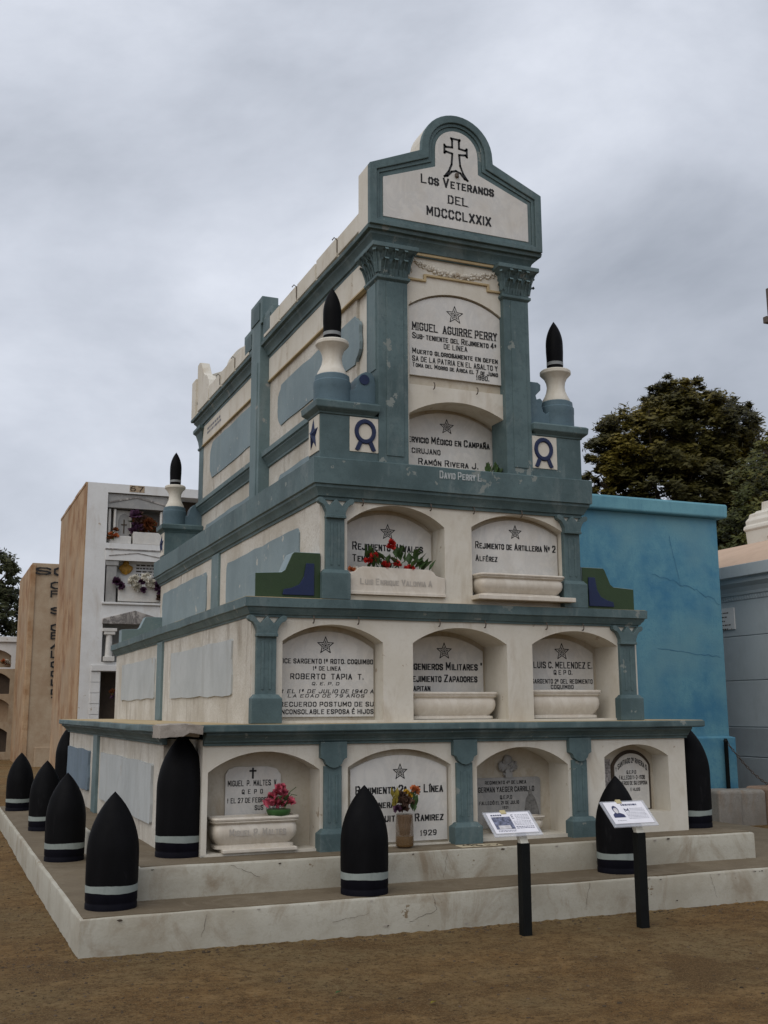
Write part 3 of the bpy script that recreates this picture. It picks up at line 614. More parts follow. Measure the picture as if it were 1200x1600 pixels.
# marble plaques and their lettering
TEXT = {'pediment': [('Los Veteranos', 1.823, 2.589, 6.459, 0.096, 's'),
              ('DEL', 2.1, 2.308, 6.299, 0.088, 'r'),
              ('MDCCCLXXIX', 1.878, 2.551, 6.148, 0.094, '')],
 't4a': [('*', 2.229, 0, 5.228, 0.093, ''),
         ('MIGUEL  AGUIRRE PERRY', 1.789, 2.67, 5.07, 0.08, 'r'),
         ('Sub-teniente del Rejimiento 4º', 1.792, 2.663, 4.978, 0.06, 's'),
         ('DE LINEA', 2.109, 2.354, 4.909, 0.053, ''),
         ('Muerto gloriosamente en defen', 1.79, 2.671, 4.832, 0.053, 's'),
         ('SA DE LA PATRIA EN EL ASALTO Y', 1.789, 2.669, 4.758, 0.053, ''),
         ('Toma del Morro de Arica el 7 de Junio', 1.789, 2.671, 4.7, 0.046, 's'),
         ('1880.', 2.442, 2.576, 4.649, 0.049, 'r')],
 't4b': [('*', 2.25, 0, 4.213, 0.078, ''),
         ('Servicio Médico en Campaña', 1.799, 2.699, 4.069, 0.07, 's'),
         ('CIRUJANO', 1.887, 2.18, 3.959, 0.052, ''),
         ('Ramón Rivera J.', 1.952, 2.574, 3.861, 0.062, 's')],
 'band': [('David Perry L', 1.989, 2.41, 3.662, 0.073, 's')],
 't3a': [('*', 1.629, 0, 3.169, 0.077, ''), ('Rejimiento Navales', 1.288, 1.975, 3.033, 0.075, 's'), ('Teniente', 1.288, 1.576, 2.924, 0.067, 's')],
 't3planter': [('Luis Enrique Valdivia A', 1.262, 1.939, 2.687, 0.054, 's')],
 't3b': [('*', 2.856, 0, 3.215, 0.072, ''),
         ('Rejimiento de Artilleria Nº 2', 2.436, 3.285, 3.082, 0.068, 's'),
         ('Alférez', 2.437, 2.664, 2.961, 0.061, 's')],
 't2a': [('*', 1.023, 0, 2.144, 0.08, ''),
         ('VICE SARGENTO 1º Rgto. COQUIMBO', 0.613, 1.458, 2.01, 0.042, ''),
         ('1º DE LINEA', 0.91, 1.161, 1.95, 0.037, ''),
         ('ROBERTO  TAPIA  T.', 0.71, 1.37, 1.882, 0.049, ''),
         ('Q. E. P. D', 0.903, 1.148, 1.822, 0.028, 'i'),
         ('† EL 1º DE JULIO DE 1940 A', 0.637, 1.465, 1.758, 0.034, 'i'),
         ('LA EDAD DE 79 AÑOS', 0.693, 1.378, 1.72, 0.028, 'i'),
         ('RECUERDO POSTUMO DE SU', 0.621, 1.462, 1.65, 0.041, ''),
         ('INCONSOLABLE ESPOSA é HIJOS', 0.622, 1.461, 1.588, 0.041, '')],
 't2b': [('*', 2.261, 0, 2.127, 0.082, ''),
         ('Ingenieros Militares "', 1.892, 2.655, 1.991, 0.074, 's'),
         ('Rejimiento Zapadores', 1.891, 2.597, 1.881, 0.07, 's'),
         ('Capitan', 1.905, 2.117, 1.795, 0.057, 's')],
 't2c': [('*', 3.478, 0, 2.137, 0.086, ''),
         ('LUIS C. MELENDEZ E.', 3.162, 3.813, 2.012, 0.064, ''),
         ('Q E P D.', 3.381, 3.586, 1.944, 0.045, ''),
         ('SARGENTO 2º DEL REGIMIENTO', 3.139, 3.81, 1.859, 0.044, ''),
         ('COQUIMBO', 3.345, 3.595, 1.807, 0.04, '')],
 'n1': [('MIGUEL  P.  MALTES  V.', 0.206, 0.627, 1.016, 0.048, ''),
        ('Q  E  P  D', 0.325, 0.503, 0.948, 0.037, ''),
        ('† EL 27 DE FEBRERO DE 1930', 0.203, 0.743, 0.88, 0.042, ''),
        ('SUS  HIJOS', 0.435, 0.645, 0.819, 0.039, '')],
 'n1planter': [('Miguel P. Maltes', 0.166, 0.628, 0.655, 0.054, 's')],
 'n2': [('*', 1.656, 0, 1.081, 0.071, ''),
        ('Rejimiento 2º  de Línea', 1.249, 2.057, 0.94, 0.071, 's'),
        ('General', 1.37, 1.639, 0.819, 0.06, 's'),
        ('Quit', 1.456, 1.609, 0.708, 0.065, 's'),
        ('Ramirez', 1.789, 2.059, 0.702, 0.066, 's'),
        ('1929', 1.84, 1.991, 0.573, 0.047, 'r')],
 'n3': [('REGIMIENTO 4º DE LINEA', 2.598, 3.023, 0.947, 0.031, ''),
        ('GERMAN YAEGER CARRILLO', 2.527, 3.105, 0.886, 0.048, ''),
        ('Q.E.P.D', 2.749, 2.873, 0.817, 0.034, ''),
        ('FALLECIÓ EL 21 DE JULIO', 2.537, 2.943, 0.77, 0.031, ''),
        ('1921', 2.772, 2.834, 0.727, 0.025, '')],
 'n4': [('† SANTIAGO 2º RIVERA S.', 3.945, 4.308, 1.083, 0.051, 'a'),
        ('Q.E.P.D', 4.067, 4.176, 1.009, 0.033, ''),
        ('FALLECIO 11-2-1938', 3.98, 4.273, 0.96, 0.039, ''),
        ('RECUERDO DE SU ESPOSA', 3.94, 4.298, 0.909, 0.036, ''),
        ('E HIJOS', 4.104, 4.212, 0.849, 0.03, '')]}

def arch_poly(xa, xb, zb, zs, za): return [(xa, zb), (xb, zb)] + arch_pts(xa, xb, zs, za)[::-1]
def plaque(key, poly, y, mat=MARBLE, ink=INK, th=0.018):
    o = part('marble_plaque', MB().prism(poly, y, y + th), mat, mau, 0.002)
    for (body, x0, x1, zc, h, st) in TEXT.get(key, []):
        m = MB()
        if body == '*': star_mb(m, x0, zc, h, y); part('star', m, ink, o)
        else: text_mb(m, body, x0, x1, zc, h, y, st); part('inscription', m, ink, o)
    return o
o = plaque('pediment', PI_, -0.137, MARBLE, INK, 0.02)
c = MB(); cx_ = 2.19   # outlined cross with splayed foot
flat_outline(c, [(cx_ - .045, 6.925), (cx_ + .045, 6.925), (cx_ + .036, 6.905), (cx_ + .036, 6.835), (cx_ + .10, 6.828), (cx_ + .118, 6.845), (cx_ + .118, 6.765), (cx_ + .10, 6.78), (cx_ + .036, 6.77), (cx_ + .045, 6.66), (cx_ + .075, 6.585), (cx_ + .12, 6.525), (cx_ + .09, 6.535), (cx_ + .045, 6.585), (cx_, 6.60), (cx_ - .045, 6.585), (cx_ - .09, 6.535), (cx_ - .12, 6.525), (cx_ - .075, 6.585), (cx_ - .045, 6.66), (cx_ - .036, 6.77), (cx_ - .10, 6.78), (cx_ - .118, 6.765), (cx_ - .118, 6.845), (cx_ - .10, 6.828), (cx_ - .036, 6.835), (cx_ - .036, 6.905)], 0.02, -0.139)
part('cross', c, INK, o)
part('bolt', MB().lathe([(0.02, 0), (0.02, 0.03), (0.012, 0.04)], 2.195, -0.145, 6.535, 10), IRON, o)
plaque('t4a', arch_poly(1.76, 2.705, 4.60, 5.25, 5.40), 0.02)
plaque('t4b', arch_poly(1.78, 2.74, 3.74, 4.20, 4.345), 0.27)
plaque('t3a', arch_poly(1.17, 2.06, 2.58, 3.17, 3.33), 0.24)
plaque('t3b', arch_poly(2.40, 3.305, 2.60, 3.20, 3.33), 0.10)
plaque('t2a', arch_poly(0.60, 1.465, 1.545, 2.12, 2.265), 0.18)
plaque('t2b', arch_poly(1.78, 2.66, 1.56, 2.13, 2.265), 0.42)
plaque('t2c', arch_poly(2.97, 3.825, 1.56, 2.13, 2.265), 0.36)
o = plaque('n1', [(0.188, 0.70), (0.662, 0.70), (0.656, 1.08), (0.62, 1.125), (0.54, 1.146), (0.28, 1.148), (0.215, 1.13), (0.187, 1.09)], 0.235)
c = MB(); c.add([(x, 0.2335, z) for x, z in ((0.408, 1.05), (0.424, 1.05), (0.424, 1.105), (0.446, 1.105), (0.446, 1.12), (0.424, 1.12), (0.424, 1.138), (0.408, 1.138), (0.408, 1.12), (0.386, 1.12), (0.386, 1.105), (0.408, 1.105))], [tuple(range(12))]); part('cross', c, INK, o)
plaque('n2', arch_poly(1.205, 2.095, 0.51, 1.11, 1.222), 0.06)
o = plaque('n3', [(2.46, 0.55), (3.165, 0.55), (3.175, 0.96), (3.165, 0.98), (3.14, 0.99), (2.48, 0.99), (2.46, 0.97)], 0.315, MARBLEG)
c = MB(); xq = 2.84
c.box(xq - 0.035, xq + 0.035, 0.30, 0.334, 0.99, 1.06)
for dx, dz in ((-0.055, 1.09), (0.055, 1.09), (0, 1.145), (0, 1.09)): c.blob((xq + dx, 0.318, dz), 0.048, 2, 0.1, (1, 0.4, 1))
for k in range(14): c.blob((xq + rnd.uniform(-.08, .08), 0.30, 1.09 + rnd.uniform(-.07, .07)), 0.014, 1, 0.2)
part('stone_cross', c, MARBLEG, o, 0, 60)
c = MB().prism([(3.00, 0.70), (3.02, 0.80), (3.045, 0.835), (3.04, 0.86), (3.06, 0.885), (3.08, 0.87), (3.08, 0.84), (3.11, 0.80), (3.14, 0.72), (3.16, 0.62), (3.05, 0.62)], 0.311, 0.316)
part('praying_figure', c, simple('dark_engraving', (0.17, 0.165, 0.155), 0.7, 0.2, 0.4, 40), o)
o = plaque('n4', arch_poly(3.935, 4.318, 0.67, 1.07, 1.182), 0.235, MARBLE)
part('dark_surround', MB().prism(arch_poly(3.905, 4.345, 0.665, 1.075, 1.215), 0.245, 0.254), DARKIN, o)
ft = part('painted_tile', MB().box(3.72, 3.895, 0.245, 0.254, 0.70, 1.13), simple('floral_tile', (0.26, 0.24, 0.23), 0.4, 0.4, 0.9, 45), mau)
t = MB(); text_mb(t, *TEXT['band'][0][:5], -0.1022, 's'); part('inscription', t, INKW, mau)

# painted date plate on the upper tread
t = MB().box(2.06, 2.44, -0.29, -0.16, 0.476, 0.4845); o = part('date_plate', t, simple('cream_plate', (0.50, 0.43, 0.30), 0.9, 0.1), mau, 0.002)
t = MB(); text_mb(t, 'AÑO', 2.10, 2.24, 0, 0.055, 0, ''); t2 = MB(); text_mb(t2, '1927', 2.16, 2.42, 0, 0.06, 0, '')
m = MB(); m.add([(x, -0.205 + z * 0.9, 0.4860) for x, y, z in t.v], t.f); m.add([(x, -0.262 + z * 0.9, 0.4860) for x, y, z in t2.v], t2.f); part('date', m, INKB, o)

# hooks under the cornices
def hook(x, z):
    pts = [(x, -0.03 - 0.022 * math.sin(a), z - 0.03 + 0.03 * math.cos(a)) for a in [k * 0.45 for k in range(9)]]
    part('hook', MB().tube(pts, 0.0055, 5), IRON, mau)
for x in (0.84, 1.24, 2.0, 2.45, 3.08, 3.47): hook(x, 2.375)
for x in (1.28, 1.93, 2.36, 2.85): hook(x, 3.40)
for x in (1.98, 2.42): hook(x, 4.53)
# side panels, strips and ledges (left and right flanks)
def ypanel(s, t, ya, yb, za, zb, mat, out=0.018, ch=0.06, name='side_panel'):
    xs_ = (XL[t] - (0.008 if t < 3 else 0.0)) if s < 0 else XR[t]
    poly = []
    def edge(a, b, n):
        if abs(a[0] - b[0]) + abs(a[1] - b[1]) < 0.1: poly.append(a); return
        for i in range(n):
            u = i / n; poly.append((a[0] + (b[0] - a[0]) * u + (rnd.uniform(-.02, .02) if i else 0), a[1] + (b[1] - a[1]) * u + (rnd.uniform(-.01, .01) if i else 0)))
    C8 = [(ya + ch, za), (yb - ch, za), (yb, za + ch), (yb, zb - ch), (yb - ch, zb), (ya + ch, zb), (ya, zb - ch), (ya, za + ch)]
    for i in range(8): edge(C8[i], C8[(i + 1) % 8], 9 if i % 4 == 0 else 3)
    return part(name, MB().prism(poly, xs_ - 0.02, xs_ + out, 'x') if s > 0 else MB().prism(poly, xs_ - out, xs_ + 0.02, 'x'), mat, mau)
for s in (-1, 1):
    ypanel(s, 0, 4.85, 6.95, 0.68, 1.14, PANELD, 0.02, 0.015); ypanel(s, 0, 0.9, 3.9, 0.66, 1.155, PANELP, 0.016, 0.015)
    ypanel(s, 1, 4.08, 6.42, 1.74, 2.21, PANELP, 0.016, 0.015); ypanel(s, 1, 0.57, 3.16, 1.73, 2.21, PANELP, 0.016, 0.015)
    ypanel(s, 2, 4.12, 6.8, 2.75, 3.24, PANEL, 0.012, 0.05); ypanel(s, 2, 0.55, 3.16, 2.70, 3.22, PANEL, 0.012, 0.05)
    ypanel(s, 3, 4.02, 6.32, 4.86, 5.38, PANEL, 0.012, 0.12); ypanel(s, 3, 0.40, 3.0, 4.80, 5.28, PANEL, 0.012, 0.12)
    ypanel(s, 3, 4.02, 6.6, 3.78, 4.22, PANEL, 0.012, 0.12); ypanel(s, 3, 0.5, 3.0, 3.78, 4.22, PANEL, 0.012, 0.12)
    def sbox(name, t, out, ya, yb, za, zb, mat, bev=0.005, inn=0.02):
        x = XL[t] if s < 0 else XR[t]
        return part(name, MB().box(*((x - out, x + inn) if s < 0 else (x - inn, x + out)), ya, yb, za, zb), mat, mau, bev)
    sbox('strip_pilaster', 0, 0.035, 4.15, 4.45, 0.48, 1.33, TEAL_LIT)
    sbox('strip_pilaster', 1, 0.035, 3.62, 3.90, 1.50, 2.365, TEAL_LIT)
    sbox('strip_pilaster', 2, 0.035, 3.48, 3.82, 2.52, 3.385, TEAL_LIT)
    sbox('strip_pilaster', 3, 0.135, 3.36, 3.74, 3.732, 6.17, TEAL_LIT, 0.006)
    sbox('strip_panel', 3, 0.147, 3.44, 3.66, 3.85, 5.70, TEAL_LIT, 0.006)
    # frieze band of smooth white with sandy drip edge
    for ya, yb in ((0.235, 3.355), (3.745, 6.79)):
        sbox('frieze', 3, 0.022, ya, yb, 5.46, 5.74, WHITE); sbox('drip_edge', 3, 0.034, ya, yb, 5.445, 5.462, SAND, 0.003)
        x = XL[3] if s < 0 else XR[3]
        pr = [(0.02, 4.41), (-0.02, 4.41), (-0.024, 4.43), (-0.05, 4.47), (-0.075, 4.50), (-0.078, 4.515), (-0.10, 4.52), (-0.105, 4.575), (0.02, 4.60)]
        part('side_moulding', MB().prism([(x + (a if s < 0 else -a), z) for a, z in pr], ya, yb, 'y'), TEAL_LIT, mau, 0.003)
    # parapet with separate slabs
    xo, xi = (1.335, 1.46) if s < 0 else (3.065, 2.94)
    part('parapet', MB().box(min(xo, xi), max(xo, xi), 0.101, 6.91, 5.9185, 6.15), WHITE, mau, 0.008)
    for (ya, yb) in [(0.12 + 0.64 * k, 0.12 + 0.64 * k + 0.60) for k in range(5)] + [(3.95 + 0.72 * k, 3.95 + 0.72 * k + 0.67) for k in range(4)]:
        x0_, x1_ = (xo - 0.02, xo + 0.01) if s < 0 else (xo - 0.01, xo + 0.02)
        part('parapet_slab', MB().box(x0_, x1_, ya, yb, 5.965, 6.156 + rnd.uniform(-.01, .012)), WHITE, mau, 0.006)
    for k in range(4):
        yk = (0.72, 2.0, 4.6, 5.4)[k]; xk = xo - 0.025 if s < 0 else xo + 0.025
        part('hook', MB().tube([(xk, yk, 5.99), (xk, yk, 6.12), (xk - 0.03 * -s, yk, 6.14), (xk - 0.05 * -s, yk, 6.11)], 0.006, 5), IRON, mau)
    # swooping horn at the rear end of the parapet
    hp = [(6.10, 6.10), (6.90, 6.10), (6.915, 6.72), (6.80, 6.735), (6.68, 6.70), (6.60, 6.60), (6.52, 6.50), (6.42, 6.44), (6.30, 6.40), (6.18, 6.30)]
    part('parapet_horn', MB().prism(hp, min(xo, xi), max(xo, xi), 'x'), WHITE, mau, 0.006)
    # crest in the middle of the side
    xq = XL[3] - 0.135 if s < 0 else XR[3] + 0.135; xr = 1.50 if s < 0 else 2.90
    cr_ = part('crest', MB().box(min(xq, xr), max(xq, xr), 3.30, 3.80, 6.16, 6.50), TEAL_LIT, mau, 0.008)
    part('crest_wing', MB().box(min(xq + 0.03 * -s, xr), max(xq + 0.03 * -s, xr), 2.95, 4.20, 5.93, 6.27), TEAL_LIT, mau, 0.008)
    for (ya, yb, za, zb, xx) in ((3.38, 3.72, 6.22, 6.44, xq), (3.02, 3.30, 6.0, 6.2, xq - 0.03 * s), (3.84, 4.12, 6.0, 6.2, xq - 0.03 * s)):
        part('crest_panel', MB().box(xx - 0.012, xx + 0.012, ya, yb, za, zb), TEAL_SHADED, cr_, 0.004)

m = MB()
for i, zz in enumerate((5.66, 5.60)):
    y_ = 6.5
    while y_ > 5.7: w = rnd.uniform(.04, .12); m.add([(XL[3] - 0.0235, y_, zz), (XL[3] - 0.0235, y_ - w, zz), (XL[3] - 0.0235, y_ - w, zz - .035), (XL[3] - 0.0235, y_, zz - .035)], [(0, 1, 2, 3)]); y_ -= w + .03
part('faded_lettering', m, simple('faded_ink', (0.2, 0.2, 0.22), 0.8, 0.1), mau)['kind'] = 'stuff'
# corner pedestals with shell finials
def lathe_tip(R, L, n=10):
    rho = (R * R + L * L) / (2 * R)
    return [(max(0.0008, math.sqrt(max(0, rho * rho - (L * i / n) ** 2)) + R - rho), L * i / n) for i in range(n + 1)]
def pedestal(s, ya, yb, front):
    mir = (lambda x: x) if s < 0 else (lambda x: 4.4 - x)
    def bx(a, b, *r): return MB().box(min(mir(a), mir(b)), max(mir(a), mir(b)), *r)
    o = part('pedestal', bx(0.885, 1.43, ya, yb, 3.728, 4.15), TEAL_SHADED, mau, 0.005)
    a, b_2 = sorted((mir(0.885), mir(1.424)))
    part('pedestal_cap', MB().rloft([(0.01, 4.13), (0.015, 4.145), (0.05, 4.175), (0.055, 4.18), (0.06, 4.235), (0.04, 4.25)], a + (0 if s < 0 else 0.055), b_2 - (0.055 if s < 0 else 0), ya, yb), TEAL_SHADED, o, 0.005)
    part('white_face', bx(0.876, 0.90, ya + 0.02, yb - 0.02, 3.80, 4.125), WHITE, o, 0.002)
    # faceted star on the flank
    cy_, cz_ = (ya + yb) / 2, 3.965; xk = mir(0.875); ax = mir(0.845)
    sm = MB(); V = [(ax, cy_, cz_)] + [(xk, cy_ + (0.125 if k % 2 == 0 else 0.052) * math.sin(k * math.pi / 5), cz_ + (0.15 if k % 2 == 0 else 0.062) * math.cos(k * math.pi / 5)) for k in range(10)]
    sm.add(V, [(0, 1 + k, 1 + (k + 1) % 10) for k in range(10)]); part('star', sm, NAVY, o)
    if front:
        part('white_face', bx(1.155, 1.424, ya - 0.006, ya + 0.02, 3.815, 4.125), WHITE, o, 0.002)
        wx, wz = mir(1.30), 4.0; w = MB(); n = 28
        for (ro, ri, ye) in ((0.104, 0.06, ya - 0.022),):
            V = []; F = []
            for k in range(n):
                t_ = 2 * math.pi * k / n
                for rr, yy in ((ri, ya), (ri + 0.008, ye), (ro - 0.008, ye), (ro, ya)): V.append((wx + rr * math.cos(t_), yy, wz + rr * 1.12 * math.sin(t_)))
            for k in range(n):
                for j in range(3): F.append((4 * k + j, 4 * ((k + 1) % n) + j, 4 * ((k + 1) % n) + j + 1, 4 * k + j + 1))
            w.add(V, F)
        for q_ in (-1, 1):
            w.prism([(wx + q_ * 0.028, wz - 0.10), (wx + q_ * 0.062, wz - 0.085), (wx + q_ * 0.098, wz - 0.165), (wx + q_ * 0.07, wz - 0.178), (wx + q_ * 0.055, wz - 0.165)], ya - 0.018, ya)
        part('wreath', w, NAVY, o, 0.002, 40)
    cx0, cy0 = mir(1.045), (ya + yb) / 2
    d = part('finial', MB().lathe([(0.165, 4.25), (0.165, 4.39), (0.168, 4.40), (0.168, 4.455), (0.158, 4.465), (0.155, 4.51), (0.13, 4.525)], cx0, cy0, 0, 36), TEALB, mau, 0, 35)
    part('baluster', MB().lathe([(0.135, 4.52), (0.132, 4.545), (0.112, 4.58), (0.094, 4.625), (0.086, 4.675), (0.092, 4.72), (0.112, 4.765), (0.142, 4.795), (0.15, 4.805), (0.15, 4.83), (0.138, 4.842), (0.09, 4.845)], cx0, cy0, 0, 36), WHITE, d, 0, 35)
    part('shell_base', MB().lathe([(0.079, 4.84), (0.079, 4.893), (0.0795, 4.895)], cx0, cy0, 0, 28), BLACK, d, 0, 35)
    part('shell_band', MB().lathe([(0.081, 4.893), (0.081, 4.925)], cx0, cy0, 0, 28), simple('grey_band', (0.22, 0.23, 0.23)) if 'grey_band' not in MATS else MATS['grey_band'], d, 0, 35)
    part('shell_tip', MB().lathe([(0.0795, 4.925), (0.084, 5.03), (0.084, 5.10)] + [(r, 5.10 + z) for r, z in lathe_tip(0.084, 0.25, 12)][1:], cx0, cy0, 0, 28), BLACK, d, 0, 35)
    if s < 0 or not front:
        P = [(1.15, 4.245), (1.15, 4.42), (1.19, 4.39), (1.225, 4.395), (1.245, 4.44), (1.258, 4.50), (1.29, 4.55), (1.335, 4.572), (1.385, 4.565), (1.418, 4.525), (1.428, 4.46), (1.428, 4.245)]
    else:
        P = [(1.15, 4.245), (1.15, 4.44), (1.18, 4.40), (1.215, 4.37), (1.245, 4.39), (1.262, 4.44), (1.25, 4.495), (1.275, 4.52), (1.315, 4.505), (1.325, 4.545), (1.27, 4.60), (1.268, 4.655), (1.30, 4.675), (1.428, 4.675), (1.428, 4.245)]
    sc_ = part('scroll', MB().prism([(mir(x), z) for x, z in P], cy0 - 0.09, cy0 + 0.09), TEALB, mau, 0.005)
    if s < 0 and front:
        v_ = MB(); v_.prism([(1.318 + 0.047 * math.cos(k * math.pi / 8), 4.495 + 0.047 * math.sin(k * math.pi / 8)) for k in range(16)], cy0 - 0.098, cy0 - 0.085); part('scroll_notch_shade', v_, NAVY, sc_)  # dark disc stands in for the shade inside the scroll's hollow notch
for s in (-1, 1):
    pedestal(s, -0.045, 0.26, True); pedestal(s, 6.74, 7.05, False)
# stepped green volutes on the shoulders
def volute(s, ya, yb, mat):
    mir = (lambda x: x) if s < 0 else (lambda x: 4.4 - x)
    P = [(0.335, 2.519), (0.335, 2.722), (0.565, 2.735), (0.60, 2.76), (0.66, 2.895), (0.675, 2.91), (0.905, 2.91), (0.905, 2.519)]
    o = part('stepped_volute', MB().prism([(mir(x), z) for x, z in P], ya, yb), PANEL, mau, 0.004)
    part('painted_front', MB().prism([(mir(x + (0.004 if x < 0.5 else -0.003)), z - (0.004 if z > 2.6 else 0)) for x, z in P], ya - 0.008, ya + 0.01), mat, o, 0.002)
    Q = [(0.57, 2.545), (0.845, 2.545), (0.845, 2.815), (0.775, 2.815), (0.755, 2.70), (0.715, 2.635), (0.65, 2.605), (0.58, 2.59)]
    if mat is GREEN: part('blue_ornament', MB().prism([(mir(x), z) for x, z in Q], ya - 0.022, ya - 0.006), NAVY, o, 0.003)
for s in (-1, 1):
    volute(s, -0.01, 0.2, GREEN); volute(s, 6.8, 7.0, TEAL_LIT)

# ================================================================== shells standing on the steps
def make_shell(R, H, zc, label, group, loc):
    t = thing('artillery_shell', (0, 0, 0), label, 'artillery shell', group)
    part('base_ring', MB().lathe([(R, 0), (R, 0.035), (R * 0.985, 0.04), (R * 0.985, 0.05), (R, 0.055), (R, 0.125)], 0, 0, 0, 40), BASEB, t, 0, 35)
    bd = MB().lathe([(R + 0.0015, 0.113), (R + 0.0015, 0.163)], 0, 0, 0, 40)
    bd.v = [(x, y, z + 0.0028 * math.sin(3 * math.atan2(y, x) + (1 if z > .14 else 2.5)) + rnd.uniform(-.0012, .0012)) for x, y, z in bd.v]
    part('painted_band', bd, BAND, t, 0, 35)
    part('shell_body', MB().lathe([(R, 0.155), (R * 1.012, 0.2), (R * 1.012, zc)] + [(r, zc + z) for r, z in lathe_tip(R * 1.012, H - zc, 14)][1:], 0, 0, 0, 40), BLACK, t, 0, 35)
    t.location = loc; return t
Z1, Z2 = 0.2455, 0.481
s0 = make_shell(0.18, 0.79, 0.36, 'black artillery shell with pale band on the front left corner of the lower step', 'shells on the lower step', (-0.805, -0.50, Z1))
for lab, loc in (('black artillery shell on the left edge of lower step, just behind the corner shell', (-0.83, 2.18, Z1)),
                 ('black artillery shell on the left edge of lower step, third from the corner', (-0.75, 4.96, Z1)),
                 ('black artillery shell at far left rear of the lower step, leftmost in view', (-0.83, 7.77, Z1)),
                 ('black artillery shell on the front step below the star plaque reading 1929', (1.045, -0.665, Z1)),
                 ('black artillery shell on front step behind the information sign with a portrait', (3.41, -0.54, Z1))):
    c = copy_tree(s0); c.location = loc; c['label'] = lab; c.rotation_euler.z = rnd.uniform(0, 6)
s1 = make_shell(0.19, 0.948, 0.50, 'large black artillery shell under the broken left front corner of the base cornice', 'large shells at the base corners', (-0.18, 0.20, Z2))
for lab, loc in (('large black artillery shell at the right front corner of the base tier', (4.80, 0.24, Z2)),
                 ('large black artillery shell at the rear left corner of the base tier', (-0.23, 6.98 + 0.28, Z2))):
    c = copy_tree(s1); c.location = loc; c['label'] = lab; c.rotation_euler.z = rnd.uniform(0, 6)

# ================================================================== marble planters
def planter(xa, xb, yf, yb, z0, z1, label, key=None, foot=None):
    """trough with rounded front corners, lip and foot"""
    t = thing('marble_planter', ((xa + xb) / 2, (yf + yb) / 2, z0), label, 'planter', 'marble planters in the niches')
    h = z1 - z0; r = 0.06
    def ringpts(o):
        L = []
        x0, x1, y0, y1 = xa - o, xb + o, yf - o, yb
        for k in range(7):
            a = math.pi + k * math.pi / 12; L.append((x0 + r + r * math.cos(a), y0 + r + r * math.sin(a)))
        for k in range(7):
            a = 1.5 * math.pi + k * math.pi / 12; L.append((x1 - r + r * math.cos(a), y0 + r + r * math.sin(a)))
        return L + [(x1, y1), (x0, y1)]
    prof = [(-0.02, 0.0), (-0.02, 0.09), (-0.045, 0.12), (-0.03, 0.2), (-0.008, 0.34), (0.0, 0.5), (-0.002, 0.66), (-0.012, 0.76), (0.002, 0.80), (0.01, 0.84), (0.002, 0.875), (0.012, 0.89), (0.016, 0.94), (0.012, 0.985), (0.0, 1.0)]
    m = MB(); V = []; F = []; rings = [ringpts(o_) for o_, _ in prof]; n = len(rings[0])
    for R0, (o_, zz) in zip(rings, prof): V += [(x, y, z0 + zz * h) for x, y in R0]
    inner = [(x * 0.94 + (xa + xb) / 2 * 0.06, y * 0.82 + (yf + yb) / 2 * 0.18, z1) for x, y in rings[-1]]; V += inner
    V += [(x, y, z1 - 0.05) for x, y, z in inner]
    for i in range(len(prof) + 1):
        for k in range(n): F.append((i * n + k, i * n + (k + 1) % n, (i + 1) * n + (k + 1) % n, (i + 1) * n + k))
    F.append(tuple(range(n - 1, -1, -1))); q = (len(prof) + 1) * n; F.append(tuple(range(q, q + n)))
    m.add(V, F); part('trough', m, MARBLEC, t, 0, 35)
    if foot: part('foot_slab', MB().box(*foot), MARBLEC, t, 0.006)
    if key:
        tx = MB(); text_mb(tx, *TEXT[key][0][:4], TEXT[key][0][4], yf - 0.0015, 's'); part('inscription', tx, INKF, t)
    return t
planter(0.045, 0.735, -0.005, 0.20, 0.53, 0.772, 'cream marble planter with faint name below the pink flowers', 'n1planter', (0.11, 0.72, -0.03, 0.2, 0.502, 0.53))
planter(1.80, 2.645, 0.12, 0.38, 1.52, 1.755, 'cream marble planter in the middle niche of the second row')
planter(2.985, 3.735, 0.10, 0.33, 1.52, 1.775, 'cream marble planter in the right niche of the second row')
planter(2.375, 3.24, -0.12, 0.08, 2.60, 2.80, 'cream marble planter jutting out below the artillery plaque', None, (2.335, 3.335, -0.15, 0.06, 2.56, 2.601))
planter(2.62, 3.10, 0.12, 0.28, 0.515, 0.66, 'low cream planter below the grey plaque behind the information sign')
# flower box with shaped top rail
t = thing('flower_box', (1.6, 0.05, 2.57), 'white flower box with faint carved name holding the red flowers', 'planter')
P = [(1.165, 2.572), (2.07, 2.572), (2.07, 2.74), (2.02, 2.75), (1.985, 2.76), (1.955, 2.795), (1.91, 2.81), (1.29, 2.815), (1.245, 2.80), (1.215, 2.77), (1.165, 2.755)]
part('front_slab', MB().prism(P, -0.022, 0.02), MARBLEC, t, 0.005); part('lower_rail', MB().box(1.16, 2.075, -0.034, 0.02, 2.572, 2.60), MARBLEC, t, 0.004)
part('inner_box', MB().box(1.18, 2.06, 0.02, 0.20, 2.574, 2.73), MARBLEC, t)
tx = MB(); text_mb(tx, *TEXT['t3planter'][0][:5], -0.0235, 's'); part('inscription', tx, INKF, t)

